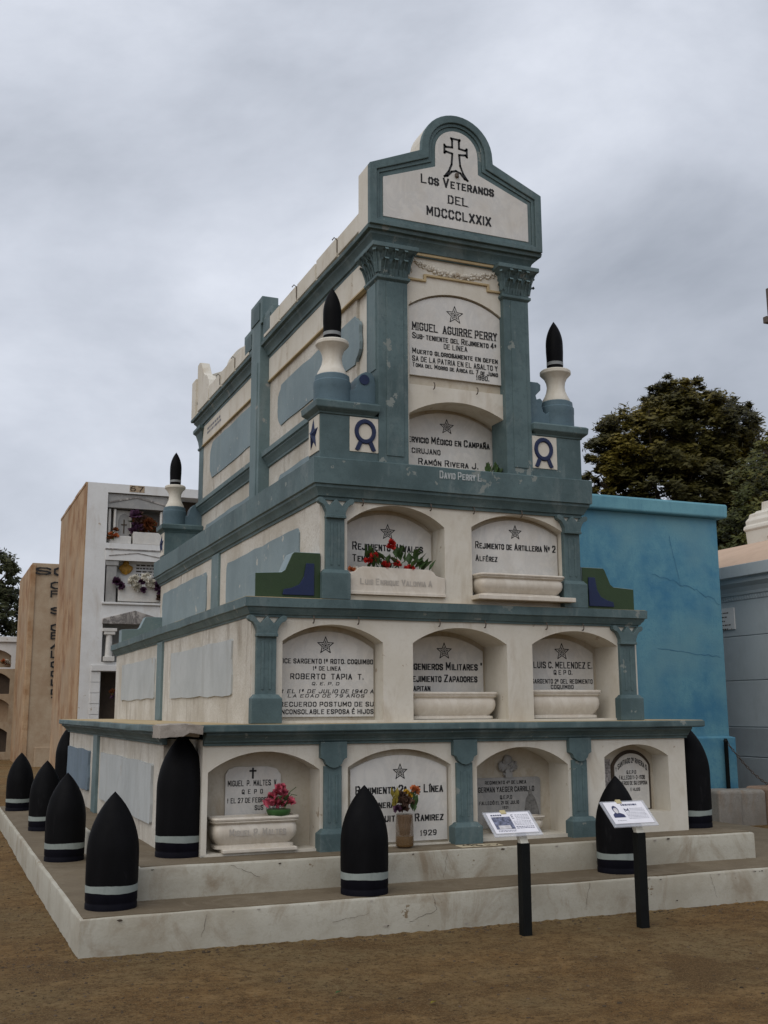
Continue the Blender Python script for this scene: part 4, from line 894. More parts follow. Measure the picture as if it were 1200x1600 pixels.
# ================================================================== flowers
def bloom(mb, c, r, n=16, up=(0, -0.3, 1)):
    upv = Vector(up).normalized()
    for k in range(n):
        d = Vector((rnd.gauss(0, 1), rnd.gauss(0, 1), rnd.gauss(0, 1))).normalized()
        d = (d + upv * 0.9).normalized(); t = d.orthogonal().normalized(); t = (Matrix.Rotation(rnd.uniform(0, 6.28), 3, d) @ t)
        b2 = d.cross(t); cc = Vector(c); w = r * rnd.uniform(0.3, 0.5)
        mb.add([cc, cc + d * r * 0.6 + b2 * w, cc + d * r * rnd.uniform(.85, 1.1) + t * r * 0.15, cc + d * r * 0.6 - b2 * w], [(0, 1, 2, 3)])
def leafq(mb, c, d, L, w):
    d = Vector(d).normalized(); t = d.cross(Vector((rnd.uniform(-.4, .4), rnd.uniform(-.4, .4), 1))).normalized(); nrm = t.cross(d)
    c = Vector(c)
    mb.add([c, c + d * L * 0.45 + t * w + nrm * w * 0.4, c + d * L, c + d * L * 0.45 - t * w + nrm * w * 0.4, c + d * L * 0.5], [(0, 1, 4), (1, 2, 4), (2, 3, 4), (3, 0, 4)])
# red flowers in the box
t = thing('flower_arrangement', (1.6, 0.08, 2.74), 'bunch of red flowers with green leaves in the white flower box', 'flowers')
for (x, z) in ((1.355, 2.86), (1.40, 2.90), (1.43, 2.87), (1.50, 2.83), (1.53, 2.84), (1.575, 3.03), (1.56, 2.99), (1.72, 2.80), (1.755, 2.815), (1.62, 2.84)):
    f = MB(); bloom(f, (x, rnd.uniform(-0.03, 0.1), z), 0.05, 22); part('flower', f, RED, t)
for k in range(46):
    x = rnd.uniform(1.34, 1.95); z = 2.80 + rnd.uniform(0, 0.10) + (0.17 * max(0, 1 - abs(x - 1.70) / 0.14) * rnd.random())
    f = MB(); leafq(f, (x, rnd.uniform(-0.02, 0.12), z), (rnd.uniform(-.6, .6) + (x - 1.62), rnd.uniform(-.5, .2), rnd.uniform(0.1, 1)), rnd.uniform(.09, .15), rnd.uniform(.024, .04)); part('leaf', f, LEAF, t)
f = MB()
for k in range(14): f.tube([(rnd.uniform(1.45, 1.75), 0.06, 2.72), (rnd.uniform(1.4, 1.85), rnd.uniform(0, .1), rnd.uniform(2.83, 2.98))], 0.005, 5, 0.003)
part('stems', f, LEAF, t)
# pink flowers in a green pot
t = thing('potted_flowers', (0.585, 0.06, 0.757), 'bright pink artificial flowers in a green pot on the lower left planter', 'flowers')
part('pot', MB().lathe([(0.062, 0.757), (0.085, 0.772), (0.098, 0.80), (0.098, 0.815), (0.088, 0.815)], 0.585, 0.06, 0, 20), POTG, t, 0, 40)
for (x, z, r) in ((0.50, 0.855, .058), (0.56, 0.865, .055), (0.605, 0.85, .058), (0.67, 0.86, .058), (0.635, 0.895, .055), (0.53, 0.91, .05), (0.585, 0.93, .058), (0.64, 0.935, .045), (0.575, 0.98, .045), (0.61, 0.985, .04)):
    f = MB(); bloom(f, (x, rnd.uniform(0.0, 0.1), z), r, 30); part('flower', f, PINK, t)
for k in range(16):
    f = MB(); leafq(f, (0.585 + rnd.uniform(-.07, .07), 0.05 + rnd.uniform(-.05, .05), rnd.uniform(.82, .9)), (rnd.uniform(-1, 1), rnd.uniform(-.6, .3), rnd.uniform(0, .9)), 0.09, 0.016); part('leaf', f, LEAF, t)
f = MB(); f.tube([(0.62, 0.06, 0.85), (0.68, 0.05, 0.95), (0.73, 0.05, 0.985)], 0.003, 5); f.tube([(0.62, 0.06, 0.85), (0.69, 0.04, 0.93), (0.735, 0.04, 0.92)], 0.003, 5); part('twig', f, LEAF, t)
# bottle vase with wilted flowers
bx_, by_ = 1.625, -0.10
t = thing('bottle_vase', (bx_, by_, Z2), 'cut plastic bottle of brown water with wilted flowers in front of the 1929 plaque', 'vase')
part('bottle', MB().lathe([(0.058, 0.0), (0.072, 0.012), (0.076, 0.03), (0.076, 0.10), (0.073, 0.11), (0.076, 0.12), (0.074, 0.19), (0.07, 0.20), (0.073, 0.21), (0.068, 0.27), (0.066, 0.27), (0.071, 0.21), (0.072, 0.12), (0.074, 0.03), (0.05, 0.006)], bx_, by_, Z2, 28), PLASTIC, t, 0, 40)
wt_ = MB()
wt_.lathe([(0.055, 0.006), (0.069, 0.016), (0.0725, 0.032), (0.0725, 0.092)], bx_, by_, Z2, 28); part('water', wt_, WATER, t, 0, 40)
f = MB()
for k in range(26):
    a = rnd.uniform(0, 6.28); f.tube([(bx_ + .03 * math.cos(a), by_ + .03 * math.sin(a), Z2 + 0.1), (bx_ + .055 * math.cos(a + .5), by_ + .055 * math.sin(a + .5), Z2 + 0.26)], 0.011, 5)
part('stems', f, WILT, t)
for (dx, dz, r, m_) in ((-0.04, 0.36, .06, WILT), (0.0, 0.37, .065, WILT), (0.04, 0.35, .06, WILT), (-0.02, 0.41, .055, WILT), (-0.07, 0.31, .045, PURP), (-0.055, 0.30, .04, PURP), (0.035, 0.425, .04, YELL), (0.015, 0.44, .035, YELL), (0.055, 0.41, .03, YELL), (0.10, 0.455, .045, ORAN), (0.085, 0.465, .04, ORAN), (0.0, 0.30, .055, WILT)):
    f = MB(); bloom(f, (bx_ + dx, by_ + rnd.uniform(-.03, .03), Z2 + dz), r, 26); part('flower', f, m_, t)
for k in range(24):
    q = rnd.random() < .6
    f = MB(); leafq(f, (bx_ + (rnd.uniform(.06, .11) if q else rnd.uniform(-.1, -.06)), by_ + rnd.uniform(-.04, .04), Z2 + rnd.uniform(.28, .42)), (rnd.uniform(-.3, .3), rnd.uniform(-.4, .2), 1), .10, .018); part('leaf', f, LEAF if q else DRYL, t)

# small plant tucked into the right of the middle tower niche
t = thing('niche_plant', (2.62, 0.06, 3.735), 'green leafy plant at the right of the niche above the David Perry lettering', 'plant')
for k in range(14):
    f = MB(); leafq(f, (2.60 + rnd.uniform(-.07, .07), 0.03 + rnd.uniform(-.02, .05), 3.735), (rnd.uniform(-.7, .7), rnd.uniform(-.4, .1), 1), rnd.uniform(.09, .15), .028); part('leaf', f, LEAF, t)
# crumpled faded flower at the left end of the flower box
bunch_ = thing('faded_flower', (1.20, 0.03, 2.73), 'small faded orange flower at the left end of the white flower box', 'flowers')
f = MB(); bloom(f, (1.20, 0.03, 2.78), 0.045, 26); part('flower', f, ORAN, bunch_)
f = MB(); bloom(f, (1.235, 0.04, 2.79), 0.035, 20); part('flower', f, WPET, bunch_)
# ================================================================== information signs
def sign(px, py, ptop, x0, x1, yb, zb, yt, zt, label, kind):
    t = thing('information_sign', (px, py, 0), label, 'sign', 'information signs in front of the step')
    part('post', MB().box(px - 0.036, px + 0.036, py - 0.036, py + 0.036, -0.06, ptop), METALB, t, 0.003)
    u = Vector((0, yt - yb, zt - zb)); L = u.length; u.normalize(); nrm = Vector((0, -u.z, u.y)) if u.y > 0 else Vector((0, u.z, -u.y))
    if nrm.z < 0: nrm = -nrm
    W = x1 - x0
    def P(a, b, h): v = Vector((x0, yb, zb)) + Vector((a, 0, 0)) + u * b + nrm * h; return tuple(v)
    def slab(a0, a1, b0, b1, h0, h1):
        return MB().add([P(a0, b0, h0), P(a1, b0, h0), P(a1, b1, h0), P(a0, b1, h0), P(a0, b0, h1), P(a1, b0, h1), P(a1, b1, h1), P(a0, b1, h1)], [(3, 2, 1, 0), (4, 5, 6, 7), (0, 1, 5, 4), (1, 2, 6, 5), (2, 3, 7, 6), (3, 0, 4, 7)])
    # wooden neck from the post to the board
    c0 = Vector((px, py, ptop)); mid = Vector((px, (yb + yt) / 2 + 0.02, (zb + zt) / 2)) - nrm * 0.02
    d = (mid - c0).normalized(); side = Vector((1, 0, 0)); ot = d.cross(side).normalized()
    V = [tuple(c + side * a * 0.033 + ot * b2 * 0.02) for c in (c0 - d * 0.02, mid) for a, b2 in ((-1, -1), (1, -1), (1, 1), (-1, 1))]
    part('neck', MB().add(V, [(3, 2, 1, 0), (4, 5, 6, 7), (0, 1, 5, 4), (1, 2, 6, 5), (2, 3, 7, 6), (3, 0, 4, 7)]), WOODW, t, 0.002)
    bd = part('backing_board', slab(0.0, W, 0, L, -0.012, -0.001), ACRYL, t, 0.001)
    pp = part('printed_sheet', slab(0.022, W - 0.025, 0.028, L - 0.014, -0.0005, 0.0015), PAPER, t)
    part('clip', slab(W * 0.36, W * 0.47, L - 0.03, L + 0.008, -0.02, 0.008), CLIP, t, 0.002)
    def lines(name, a0, a1, b0, b1, n, mat, h=0.0022, th=0.4):
        m = MB()
        for i in range(n):
            bb = b1 - (b1 - b0) * (i + 0.5) / n; hh = (b1 - b0) / n * th / 2; aa = a0
            while aa < a1 - 0.006:
                w = rnd.uniform(0.008, 0.022); e_ = min(aa + w, a1); m.add([P(aa, bb - hh, h), P(e_, bb - hh, h), P(e_, bb + hh, h), P(aa, bb + hh, h)], [(0, 1, 2, 3)]); aa = e_ + 0.005
        part(name, m, mat, pp)
    def glyph(ch, a0, a1, b0, b1, mat):
        m = MB(); text_mb(m, ch, 0, 1, 0.5, 1.0, 0, ''); part('initial', MB().add([P(a0 + x * (a1 - a0), b0 + z * (b1 - b0), 0.0025) for x, y, z in m.v], m.f), mat, pp)
    if kind == 0:
        lines('title', 0.05, 0.15, L * 0.81, L * 0.87, 1, NAVYP, th=0.9)
        part('photograph', slab(0.045, W * 0.50, L * 0.27, L * 0.77, 0.0018, 0.0026), PHOTO, pp)
        part('photograph_light', slab(0.07, W * 0.42, L * 0.28, L * 0.42, 0.0027, 0.0030), SKINP, pp)
        glyph('E', W * 0.54, W * 0.585, L * 0.68, L * 0.85, NAVYP)
        lines('body_text', W * 0.62, W * 0.90, L * 0.62, L * 0.86, 4, PRINT); lines('body_text', W * 0.53, W * 0.90, L * 0.40, L * 0.60, 4, PRINT); lines('body_text', W * 0.53, W * 0.90, L * 0.26, L * 0.38, 2, NAVYP)
        lines('caption', 0.05, W * 0.50, L * 0.16, L * 0.24, 2, NAVYP)
    else:
        lines('title', W * 0.42, W * 0.78, L * 0.79, L * 0.86, 1, NAVYP, th=0.9)
        m = MB(); cxx, czz = W * 0.235, L * 0.645
        m.add([P(cxx + 0.026 * math.cos(k * .393), czz + 0.042 * math.sin(k * .393), 0.0024) for k in range(16)], [tuple(range(16))]); part('portrait_hair', m, NAVYP, pp)
        m = MB(); m.add([P(cxx + 0.001 + 0.019 * math.cos(k * .393), czz - 0.008 + 0.03 * math.sin(k * .393), 0.0028) for k in range(16)], [tuple(range(16))]); part('portrait_face', m, SKINP, pp)
        m = MB(); m.add([P(cxx + a * W, L * b3, 0.0024) for a, b3 in ((-0.12, 0.34), (0.14, 0.34), (0.13, 0.45), (0.07, 0.51), (0.02, 0.53), (-0.05, 0.53), (-0.11, 0.46))], [tuple(range(7))]); part('portrait_coat', m, NAVYP, pp)
        glyph('M', W * 0.43, W * 0.53, L * 0.55, L * 0.68, NAVYP)
        lines('body_text', W * 0.56, W * 0.88, L * 0.54, L * 0.70, 3, PRINT); lines('body_text', W * 0.43, W * 0.88, L * 0.26, L * 0.53, 5, PRINT)
        lines('caption', W * 0.14, W * 0.36, L * 0.19, L * 0.25, 1, PRINT)
    return t
sign(2.085, -1.26, 0.62, 1.82, 2.225, -1.32, 0.682, -1.12, 0.838, 'sign on black post with dark group photograph in front of the step', 0)
sign(3.03, -1.385, 0.665, 2.772, 3.175, -1.45, 0.722, -1.25, 0.892, 'sign on black post with a portrait and letter M in front of the step', 1)

# ================================================================== blue building on the right
t = thing('blue_building', (7.0, 4.4, 0), 'plain sky blue rendered building with flat slab roof right of the mausoleum', 'building')
part('wall', MB().box(5.4, 8.79, 4.4, 7.4, 1.19, 4.43), SKYBLUE, t, 0.01)
part('plinth', MB().rloft([(0.06, -0.05), (0.06, 1.18), (0.0, 1.20)], 5.4, 8.79, 4.4, 7.4), SKYBLUE, t, 0.008)
part('roof_slab', MB().rloft([(0.10, 4.431), (0.115, 4.45), (0.12, 4.61), (0.11, 4.64)], 5.3, 8.79, 4.4, 7.4), SKYBLUE2, t, 0.012)
CRK = simple('crack_blue', (0.06, 0.17, 0.27), 0.9, 0.1)
def crack(pts):
    cm = MB()
    for i in range(len(pts) - 1): flat_outline(cm, [pts[i], pts[i + 1]], rnd.uniform(0.004, 0.009), 4.396 - 0.00003 * i, False)
    part('crack', cm, CRK, t)
def wig(x0, z0, x1, z1, n, j): return [(x0 + (x1 - x0) * i / n, z0 + (z1 - z0) * i / n + rnd.uniform(-j, j)) for i in range(n + 1)]
crack(wig(7.55, 3.55, 8.3, 3.35, 14, 0.03)); crack(wig(8.3, 3.35, 8.75, 3.15, 9, 0.04)); crack(wig(7.6, 2.45, 8.7, 2.35, 16, 0.015)); crack(wig(7.9, 4.1, 8.05, 3.4, 8, 0.03))
# ================================================================== grey mausoleum at the right edge
t = thing('grey_mausoleum', (11.5, 4.0, 0), 'pale grey mausoleum with banded side wall at the right edge', 'mausoleum')
gx, gy0, gy1 = 9.8, -1.0, 8.5
for (z0, z1, mt, pr_) in ((2.735, 3.30, GREYW, 0.0), (2.035, 2.725, GREYW, 0.0), (1.315, 2.025, GREYW, 0.0), (0.86, 1.30, GREYD, 0.04), (-0.05, 0.85, GREYD, 0.08)):
    part('wall_course', MB().box(gx - pr_, gx + 4, gy0 - pr_, gy1, z0, z1), mt, t, 0.008)
part('joint_wall', MB().box(gx + 0.012, gx + 3.9, gy0 + 0.01, gy1, 0, 3.3), GREYD, t)
part('cornice', MB().rloft([(-0.1, 3.30), (0.012, 3.30), (0.012, 3.375), (0.03, 3.38), (0.035, 3.43), (0.07, 3.50), (0.14, 3.56), (0.15, 3.64), (0.22, 3.645), (0.23, 3.83), (0.1, 3.84)], gx, gx + 4, gy0, gy1), GREYW, t, 0.006)
for k in range(40):
    yk = 3.6 + k * 0.062; part('dentil', MB().prism([(yk, 3.312), (yk + 0.012, 3.312), (yk + 0.032, 3.365), (yk + 0.02, 3.365)], gx - 0.017, gx - 0.008, 'x'), GREYD, t)
part('roof', MB().rloft([(0.18, 3.84), (-0.35, 4.10), (-1.3, 4.45)], gx, gx + 4, gy0, gy1), ROOFT, t)
pl = part('name_plate', MB().box(gx - 0.02, gx + 0.01, 5.30, 5.95, 2.85, 3.2), BLOCKW, t, 0.003)
m = MB()
for i in range(5):
    y_ = 5.90 - .05 * (i % 2)
    while y_ > 5.42 + .06 * (i % 3): w = rnd.uniform(.02, .06); m.add([(gx - 0.0225, y_, 3.13 - i * 0.065), (gx - 0.0225, y_ - w, 3.13 - i * 0.065), (gx - 0.0225, y_ - w, 3.112 - i * 0.065), (gx - 0.0225, y_, 3.112 - i * 0.065)], [(0, 1, 2, 3)]); y_ -= w + 0.015
part('lettering', m, INKB, pl)
# white column monument with a cross, mostly beyond the edge of the view
t = thing('cross_monument', (12.55, 7.0, 0), 'cracked white column rising above the pinkish roof at the right edge', 'monument')
cx0, cy0 = 12.62, 7.0
part('column', MB().rloft([(0.54, 0), (0.50, 4.4), (0.53, 4.9), (0.56, 4.94), (0.55, 5.0), (0.52, 5.02), (0.525, 5.10), (0.50, 5.14), (0.48, 5.17), (0.47, 5.23), (0.40, 5.26), (0.38, 5.29), (0.31, 5.30), (0.30, 5.46), (0.06, 5.5), (0.05, 7.6)], cx0, cx0 + 0.01, cy0, cy0 + 0.01), WHITE, t, 0.012)
part('cross', MB().box(cx0 - 0.06, cx0 + 0.06, cy0 - 0.06, cy0 + 0.06, 7.6, 9.7).box(cx0 - 0.19, cx0 + 0.9, cy0 - 0.05, cy0 + 0.05, 8.96, 9.09), IRON, t, 0.01)
# stone blocks, chain and post
for lab, args, mt in (('pale rough stone block beside the blue plinth, left of the reddish block', (8.0, 8.40, 3.75, 4.15, -0.05, 0.49), STONE), ('grey rough stone block between the pale block and the reddish block', (8.42, 8.86, 3.80, 4.2, -0.05, 0.475), STONE), ('reddish stone block at the right edge below the chain', (8.88, 9.6, 3.7, 4.25, -0.05, 0.50), STONER)):
    m = MB().rloft([(0.0, args[4]), (0.0, args[5] - 0.03), (-0.03, args[5])], *args[:4]); ob = solo('stone_block', m, mt, ((args[0] + args[1]) / 2, (args[2] + args[3]) / 2, 0), lab, 'stone block', 'stone blocks by the blue building', 0.02)
solo('chain_post', MB().lathe([(0.03, 0), (0.03, 1.12), (0.036, 1.13), (0.02, 1.17)], 0, 0, 0, 12), METALB, (0, 0, 0), 'thin dark post at the corner of the blue plinth holding the chain', 'post', None, 0, 40).location = (8.60, 4.26, 0)
m = MB(); A, B_ = Vector((8.60, 4.24, 1.12)), Vector((10.2, 3.9, 0.95)); nl = 46
for i in range(nl):
    u = (i + 0.5) / nl; c = A.lerp(B_, u); c.z -= 0.62 * math.sin(math.pi * u) * (1 - 0.15 * u); u2 = u + 0.01; d2 = A.lerp(B_, u2); d2.z -= 0.62 * math.sin(math.pi * u2) * (1 - 0.15 * u2)
    d = (d2 - c).normalized(); sd_ = d.cross(Vector((0, 0, 1))).normalized(); upv = sd_.cross(d); q = sd_ if i % 2 else upv
    m.tube([tuple(c + d * 0.026 * math.cos(a) + q * 0.014 * math.sin(a)) for a in [k * math.pi / 4 for k in range(9)]], 0.006, 5)
solo('chain', MB().add([(x - 8.6, y - 4.24, z) for x, y, z in m.v], m.f), IRON, (0, 0, 0), 'dark iron chain sagging from the post in front of the grey mausoleum', 'chain').location = (8.6, 4.24, 0)

# ================================================================== burial niche blocks on the left
t = thing('niche_block', (1.6, 12.0, 0), 'tall white burial niche block numbered 67 with rust stained side', 'niche block')
x0, x1, yb0, yb1, zt = 0.42, 5.6, 12.0, 16.4, 5.87
cols = [(0.80, 1.96), (2.16, 3.30), (3.52, 4.66)]
rows = [(4.73, 5.70), (3.60, 4.46), (2.50, 3.23), (1.42, 2.33), (0.3, 1.15)]
wm = MB(); zs_ = [0.0]
for a, b in sorted(rows): zs_ += [a, b]
zs_.append(zt)
for i in range(0, len(zs_), 2): wm.box(x0, x1, yb0, yb0 + 0.6, zs_[i], zs_[i + 1])
cx2 = [x0] + [v for c in cols for v in c] + [x1]
for i in range(0, len(cx2), 2):
    for a, b in rows: wm.box(cx2[i], cx2[i + 1], yb0, yb0 + 0.6, a, b)
part('niche_wall', wm, BLOCKW, t)
part('block_body', MB().box(x0 + 0.002, x1, yb0 + 0.601, yb1, 0, zt - 0.03), RUSTY, t)
part('side_wall', MB().box(x0 - 0.02, x0 - 0.001, yb0 + 0.02, yb1, -0.02, zt - 0.01), RUSTY, t)
for i in range(5): part('roof_edge', MB().box(x0 - 0.03, x0 + 0.3, yb0 + 0.1 + i * 0.87, yb0 + 0.95 + i * 0.87, zt - 0.03, zt + 0.02 + 0.015 * (i % 2)), RUSTY, t)
for ci, (a, b) in enumerate(cols):
    for ri, (u, v) in enumerate(rows):
        if ci == 2 and ri > 1: continue
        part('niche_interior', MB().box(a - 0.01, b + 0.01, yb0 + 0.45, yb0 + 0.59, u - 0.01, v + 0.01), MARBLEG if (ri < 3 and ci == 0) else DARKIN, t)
# top niche: pediment, columns, small tablet, urn front
pm = part('niche_pediment', MB().box(0.81, 1.95, yb0 + 0.05, yb0 + 0.40, 5.42, 5.69), MARBLEG, t, 0.004)
part('gable_line', MB().prism([(0.83, 5.53), (1.35, 5.66), (1.93, 5.53), (1.93, 5.50), (1.35, 5.63), (0.83, 5.50)], yb0 + 0.035, yb0 + 0.06), MARBLED, pm)
for xx in (0.86, 0.96, 1.84): part('niche_column', MB().lathe([(0.03, 4.76), (0.026, 5.4)], xx, yb0 + 0.12, 0, 10), MARBLE, t, 0, 40)
tb = part('niche_tablet', MB().box(1.0, 1.29, yb0 + 0.2, yb0 + 0.3, 4.95, 5.40), MARBLE, t, 0.004)
part('tablet_recess', MB().prism([(1.04, 4.9), (1.25, 4.9), (1.25, 5.2), (1.22, 5.3), (1.145, 5.34), (1.07, 5.3), (1.04, 5.2)], yb0 + 0.19, yb0 + 0.21), MARBLEG, tb)
part('tablet_cross', MB().box(1.135, 1.155, yb0 + 0.18, yb0 + 0.192, 4.95, 5.22).box(1.09, 1.20, yb0 + 0.181, yb0 + 0.1925, 5.11, 5.13), DARKIN, tb)
part('niche_planter', MB().box(1.30, 1.82, yb0 + 0.02, yb0 + 0.2, 4.735, 4.97), MARBLE, t, 0.01); part('niche_planter', MB().box(0.86, 1.27, yb0 + 0.04, yb0 + 0.2, 4.735, 4.88), MARBLE, t, 0.01)
# second niche
pm = part('niche_pediment', MB().box(0.80, 1.97, yb0 - 0.02, yb0 + 0.02, 4.40, 4.60), BLOCKW, t, 0.004)
part('gable_line', MB().prism([(0.86, 4.49), (1.38, 4.56), (1.95, 4.47), (1.95, 4.455), (1.38, 4.545), (0.86, 4.475)], yb0 - 0.03, yb0 - 0.019), MARBLED, pm); part('cornice_line', MB().box(0.79, 1.98, yb0 - 0.035, yb0 + 0.0, 4.60, 4.622), MARBLED, pm)
cl = part('niche_column', MB().box(0.83, 1.02, yb0 + 0.02, yb0 + 0.15, 3.61, 4.30), MARBLEG, t, 0.006); part('capital', MB().box(0.81, 1.05, yb0 + 0.0, yb0 + 0.17, 4.30, 4.40), MARBLEG, cl, 0.01)
tb = part('niche_tablet', MB().box(1.06, 1.95, yb0 + 0.25, yb0 + 0.3, 3.9, 4.44), BLOCKW, t)
m = MB()
for i in range(6):
    x_ = 1.42
    while x_ < 1.88: w = rnd.uniform(.03, .1); m.add([(x_, yb0 + 0.247, 4.37 - i * 0.06), (x_ + w, yb0 + 0.247, 4.37 - i * 0.06), (x_ + w, yb0 + 0.247, 4.345 - i * 0.06), (x_, yb0 + 0.247, 4.345 - i * 0.06)], [(0, 1, 2, 3)]); x_ += w + .02
part('lettering', m, INKB, tb)
m = MB(); m.blob((1.22, yb0 + 0.22, 4.27), 0.11, 2, .12, (1.2, .3, .9)); m.blob((1.22, yb0 + 0.22, 4.38), 0.06, 2, .1, (1, .4, 1)); part('gilt_ornament', m, GOLD, t, 0, 60)
part('niche_planter', MB().box(1.06, 1.86, yb0 + 0.0, yb0 + 0.2, 3.63, 3.92), MARBLE, t, 0.012)
part('niche_sill', MB().box(0.76, 2.0, yb0 - 0.04, yb0 + 0.1, 3.57, 3.61), BLOCKW, t, 0.005)
# third niche with dark marble gable and columns
part('niche_pediment', MB().prism([(0.79, 3.20), (1.95, 3.20), (1.98, 3.28), (1.38, 3.46), (0.79, 3.30)], yb0 - 0.06, yb0 + 0.1), MARBLED, t, 0.008)
for xx in (0.93, 1.8): 
    cl = part('niche_column', MB().lathe([(0.07, 2.6), (0.055, 3.05)], xx, yb0 + 0.02, 0, 14), MARBLE, t, 0, 40); part('capital', MB().box(xx - 0.13, xx + 0.13, yb0 - 0.06, yb0 + 0.12, 3.06, 3.12).box(xx - 0.10, xx + 0.10, yb0 - 0.05, yb0 + 0.1, 3.0, 3.06), MARBLE, cl, 0.006); part('base', MB().box(xx - 0.10, xx + 0.10, yb0 - 0.06, yb0 + 0.12, 2.51, 2.6), MARBLE, cl, 0.006)
part('niche_sill', MB().box(0.62, 2.0, yb0 - 0.05, yb0 + 0.1, 2.33, 2.44), BLOCKW, t, 0.006)
for k in range(5): part('tile', MB().box(0.62, 0.79, yb0 - 0.02, yb0 + 0.01, 1.35 + k * 0.195, 1.35 + k * 0.195 + 0.185), BLOCKW, t, 0.003)
part('niche_sill', MB().box(0.66, 2.0, yb0 - 0.05, yb0 + 0.1, 1.28, 1.345), CONC, t, 0.006)
pn = part('number_patch', MB().box(1.20, 1.48, yb0 - 0.006, yb0 + 0.01, 5.735, 5.862), CONC, t)
m = MB(); text_mb(m, '67', 1.21, 1.46, 5.80, 0.10, yb0 - 0.007, ''); part('number', m, INKB, pn)
def bunch(name, label, c, n, r, spread, mats, nl, cat='flowers'):
    t = thing(name, c, label, cat)
    for k in range(n):
        f = MB(); bloom(f, (c[0] + rnd.uniform(-1, 1) * spread[0], c[1] + rnd.uniform(-1, 1) * spread[1], c[2] + rnd.uniform(0, 1) * spread[2]), r * rnd.uniform(.8, 1.2), 24); part('flower', f, mats[k % len(mats)], t)
    for k in range(nl):
        f = MB(); leafq(f, (c[0] + rnd.uniform(-1, 1) * spread[0], c[1], c[2] + rnd.uniform(0, .8) * spread[2]), (rnd.uniform(-1, 1), -.4, rnd.uniform(-.3, 1)), r * 1.4, r * .25); part('leaf', f, LEAF, t)
    return t
bunch('dried_flowers', 'rust brown dried flowers in the top niche of block 67', (1.52, yb0 + 0.12, 4.95), 18, 0.12, (0.22, 0.06, 0.38), [RUSTF, RUSTF, PURP, WILT], 6)
bunch('dried_flowers', 'small orange dried flowers at the left of the top niche of block 67', (0.93, yb0 + 0.05, 4.78), 6, 0.08, (0.08, 0.03, 0.2), [RUSTF, ORAN], 3)
t2 = thing('white_chrysanthemums', (1.45, yb0 + 0.05, 3.9), 'white round chrysanthemums with purple sprays in the second niche of block 67', 'flowers')
for (x, z, m_, r) in ((1.30, 4.02, WPET, .11), (1.40, 3.92, WPET, .12), (1.56, 4.08, WPET, .12), (1.66, 3.98, WPET, .13), (1.36, 4.06, WPET, .1), (1.02, 3.98, PURP, .12), (1.10, 3.92, PURP, .1), (1.80, 3.93, PURP, .13), (1.88, 3.82, PURP, .11), (1.52, 3.85, PURP, .08), (1.48, 4.0, PURP, .08), (1.85, 3.72, WILT, .1)):
    f = MB(); c = (x, yb0 - 0.03 + rnd.uniform(-.03, .03), z)
    if m_ is WPET: f.blob(c, r * .8, 2, .08, (1, .8, .8))
    bloom(f, c, r, 40, (0, -1, .4)); part('flower', f, m_, t2)
bunch('dried_flowers', 'dark dried flowers in the fourth niche of block 67', (1.15, yb0 + 0.15, 1.6), 6, 0.1, (0.1, 0.05, 0.4), [PURP, WILT, RUSTF], 6)

# second block with painted vertical lettering
t = thing('niche_block', (2.0, 26.0, 0), 'tan concrete burial block with black painted vertical lettering', 'niche block')
part('block_body', MB().box(0.56, 6.0, 26.0, 30.4, -0.1, 6.11), CONC, t, 0.02)
part('corner_rib', MB().box(0.52, 0.68, 25.96, 30.45, -0.1, 6.05), RUSTY, t, 0.02); part('base_step', MB().box(0.9, 3.0, 25.9, 26.0, -0.1, 0.55), CONC, t, 0.02)
m = MB(); text_mb(m, 'S', 0.66, 1.12, 5.86, 0.24, 25.95, 'b'); text_mb(m, 'O', 1.20, 1.62, 5.86, 0.26, 25.95, 'b')
z_ = 5.43
for ch, dz in (('C', .26), ('F', .28), ('', .22), ('S', .3), ('', .2), ('C', .24), ('E', .28), ('A', .27), ('L', .3), ('C', .27), ('C', .27), ('U', .26), ('C', .25), ('7', .3)):
    if ch: xs0 = 1.12 + (5.43 - z_) * 0.05; text_mb(m, ch, xs0, xs0 + 0.46, z_, 0.235, 25.95, 'b')
    z_ -= dz + 0.008
part('lettering', m, INK, t)['kind'] = 'stuff'
# low arched niche wall at the far left
t = thing('low_niche_wall', (-2.0, 31.0, 0), 'low wall of arched burial niches at the far left', 'niche wall')
NW = [(-0.75, 0.42), (-2.1, -0.93), (-3.45, -2.28)][::-1]
for r_, (zb, zs, za) in enumerate(((0.25, 0.9, 1.12), (1.25, 1.85, 2.08), (2.2, 2.7, 2.95), (3.1, 3.5, 3.72))):
    zlo = (0.0, 1.2, 2.15, 3.05)[r_]; zhi = (1.2, 2.15, 3.05, 3.95)[r_]
    mb = front_wall(-3.8, 0.62, zlo, zhi, [(a, b, zb, zs, za, .3) for a, b in NW], 31.0, .5)
    me = mb.mesh('niche_tier', BASE[t.name]); put('niche_tier', me, BLOCKW if r_ == 3 else CONC, t)
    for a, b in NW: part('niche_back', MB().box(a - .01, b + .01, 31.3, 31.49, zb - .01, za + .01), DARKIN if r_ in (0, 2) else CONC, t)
part('coping', MB().box(-3.9, 0.72, 30.9, 31.6, 3.96, 4.15), BLOCKW, t, 0.02)
part('wall_body', MB().box(-3.8, 0.62, 31.51, 32.4, 0, 3.95), CONC, t)
bunch('dried_flowers', 'small orange and white flowers in the top arch of the far left wall', (0.25, 31.1, 3.15), 8, 0.1, (0.15, 0.05, 0.15), [ORAN, WPET, RUSTF], 6)

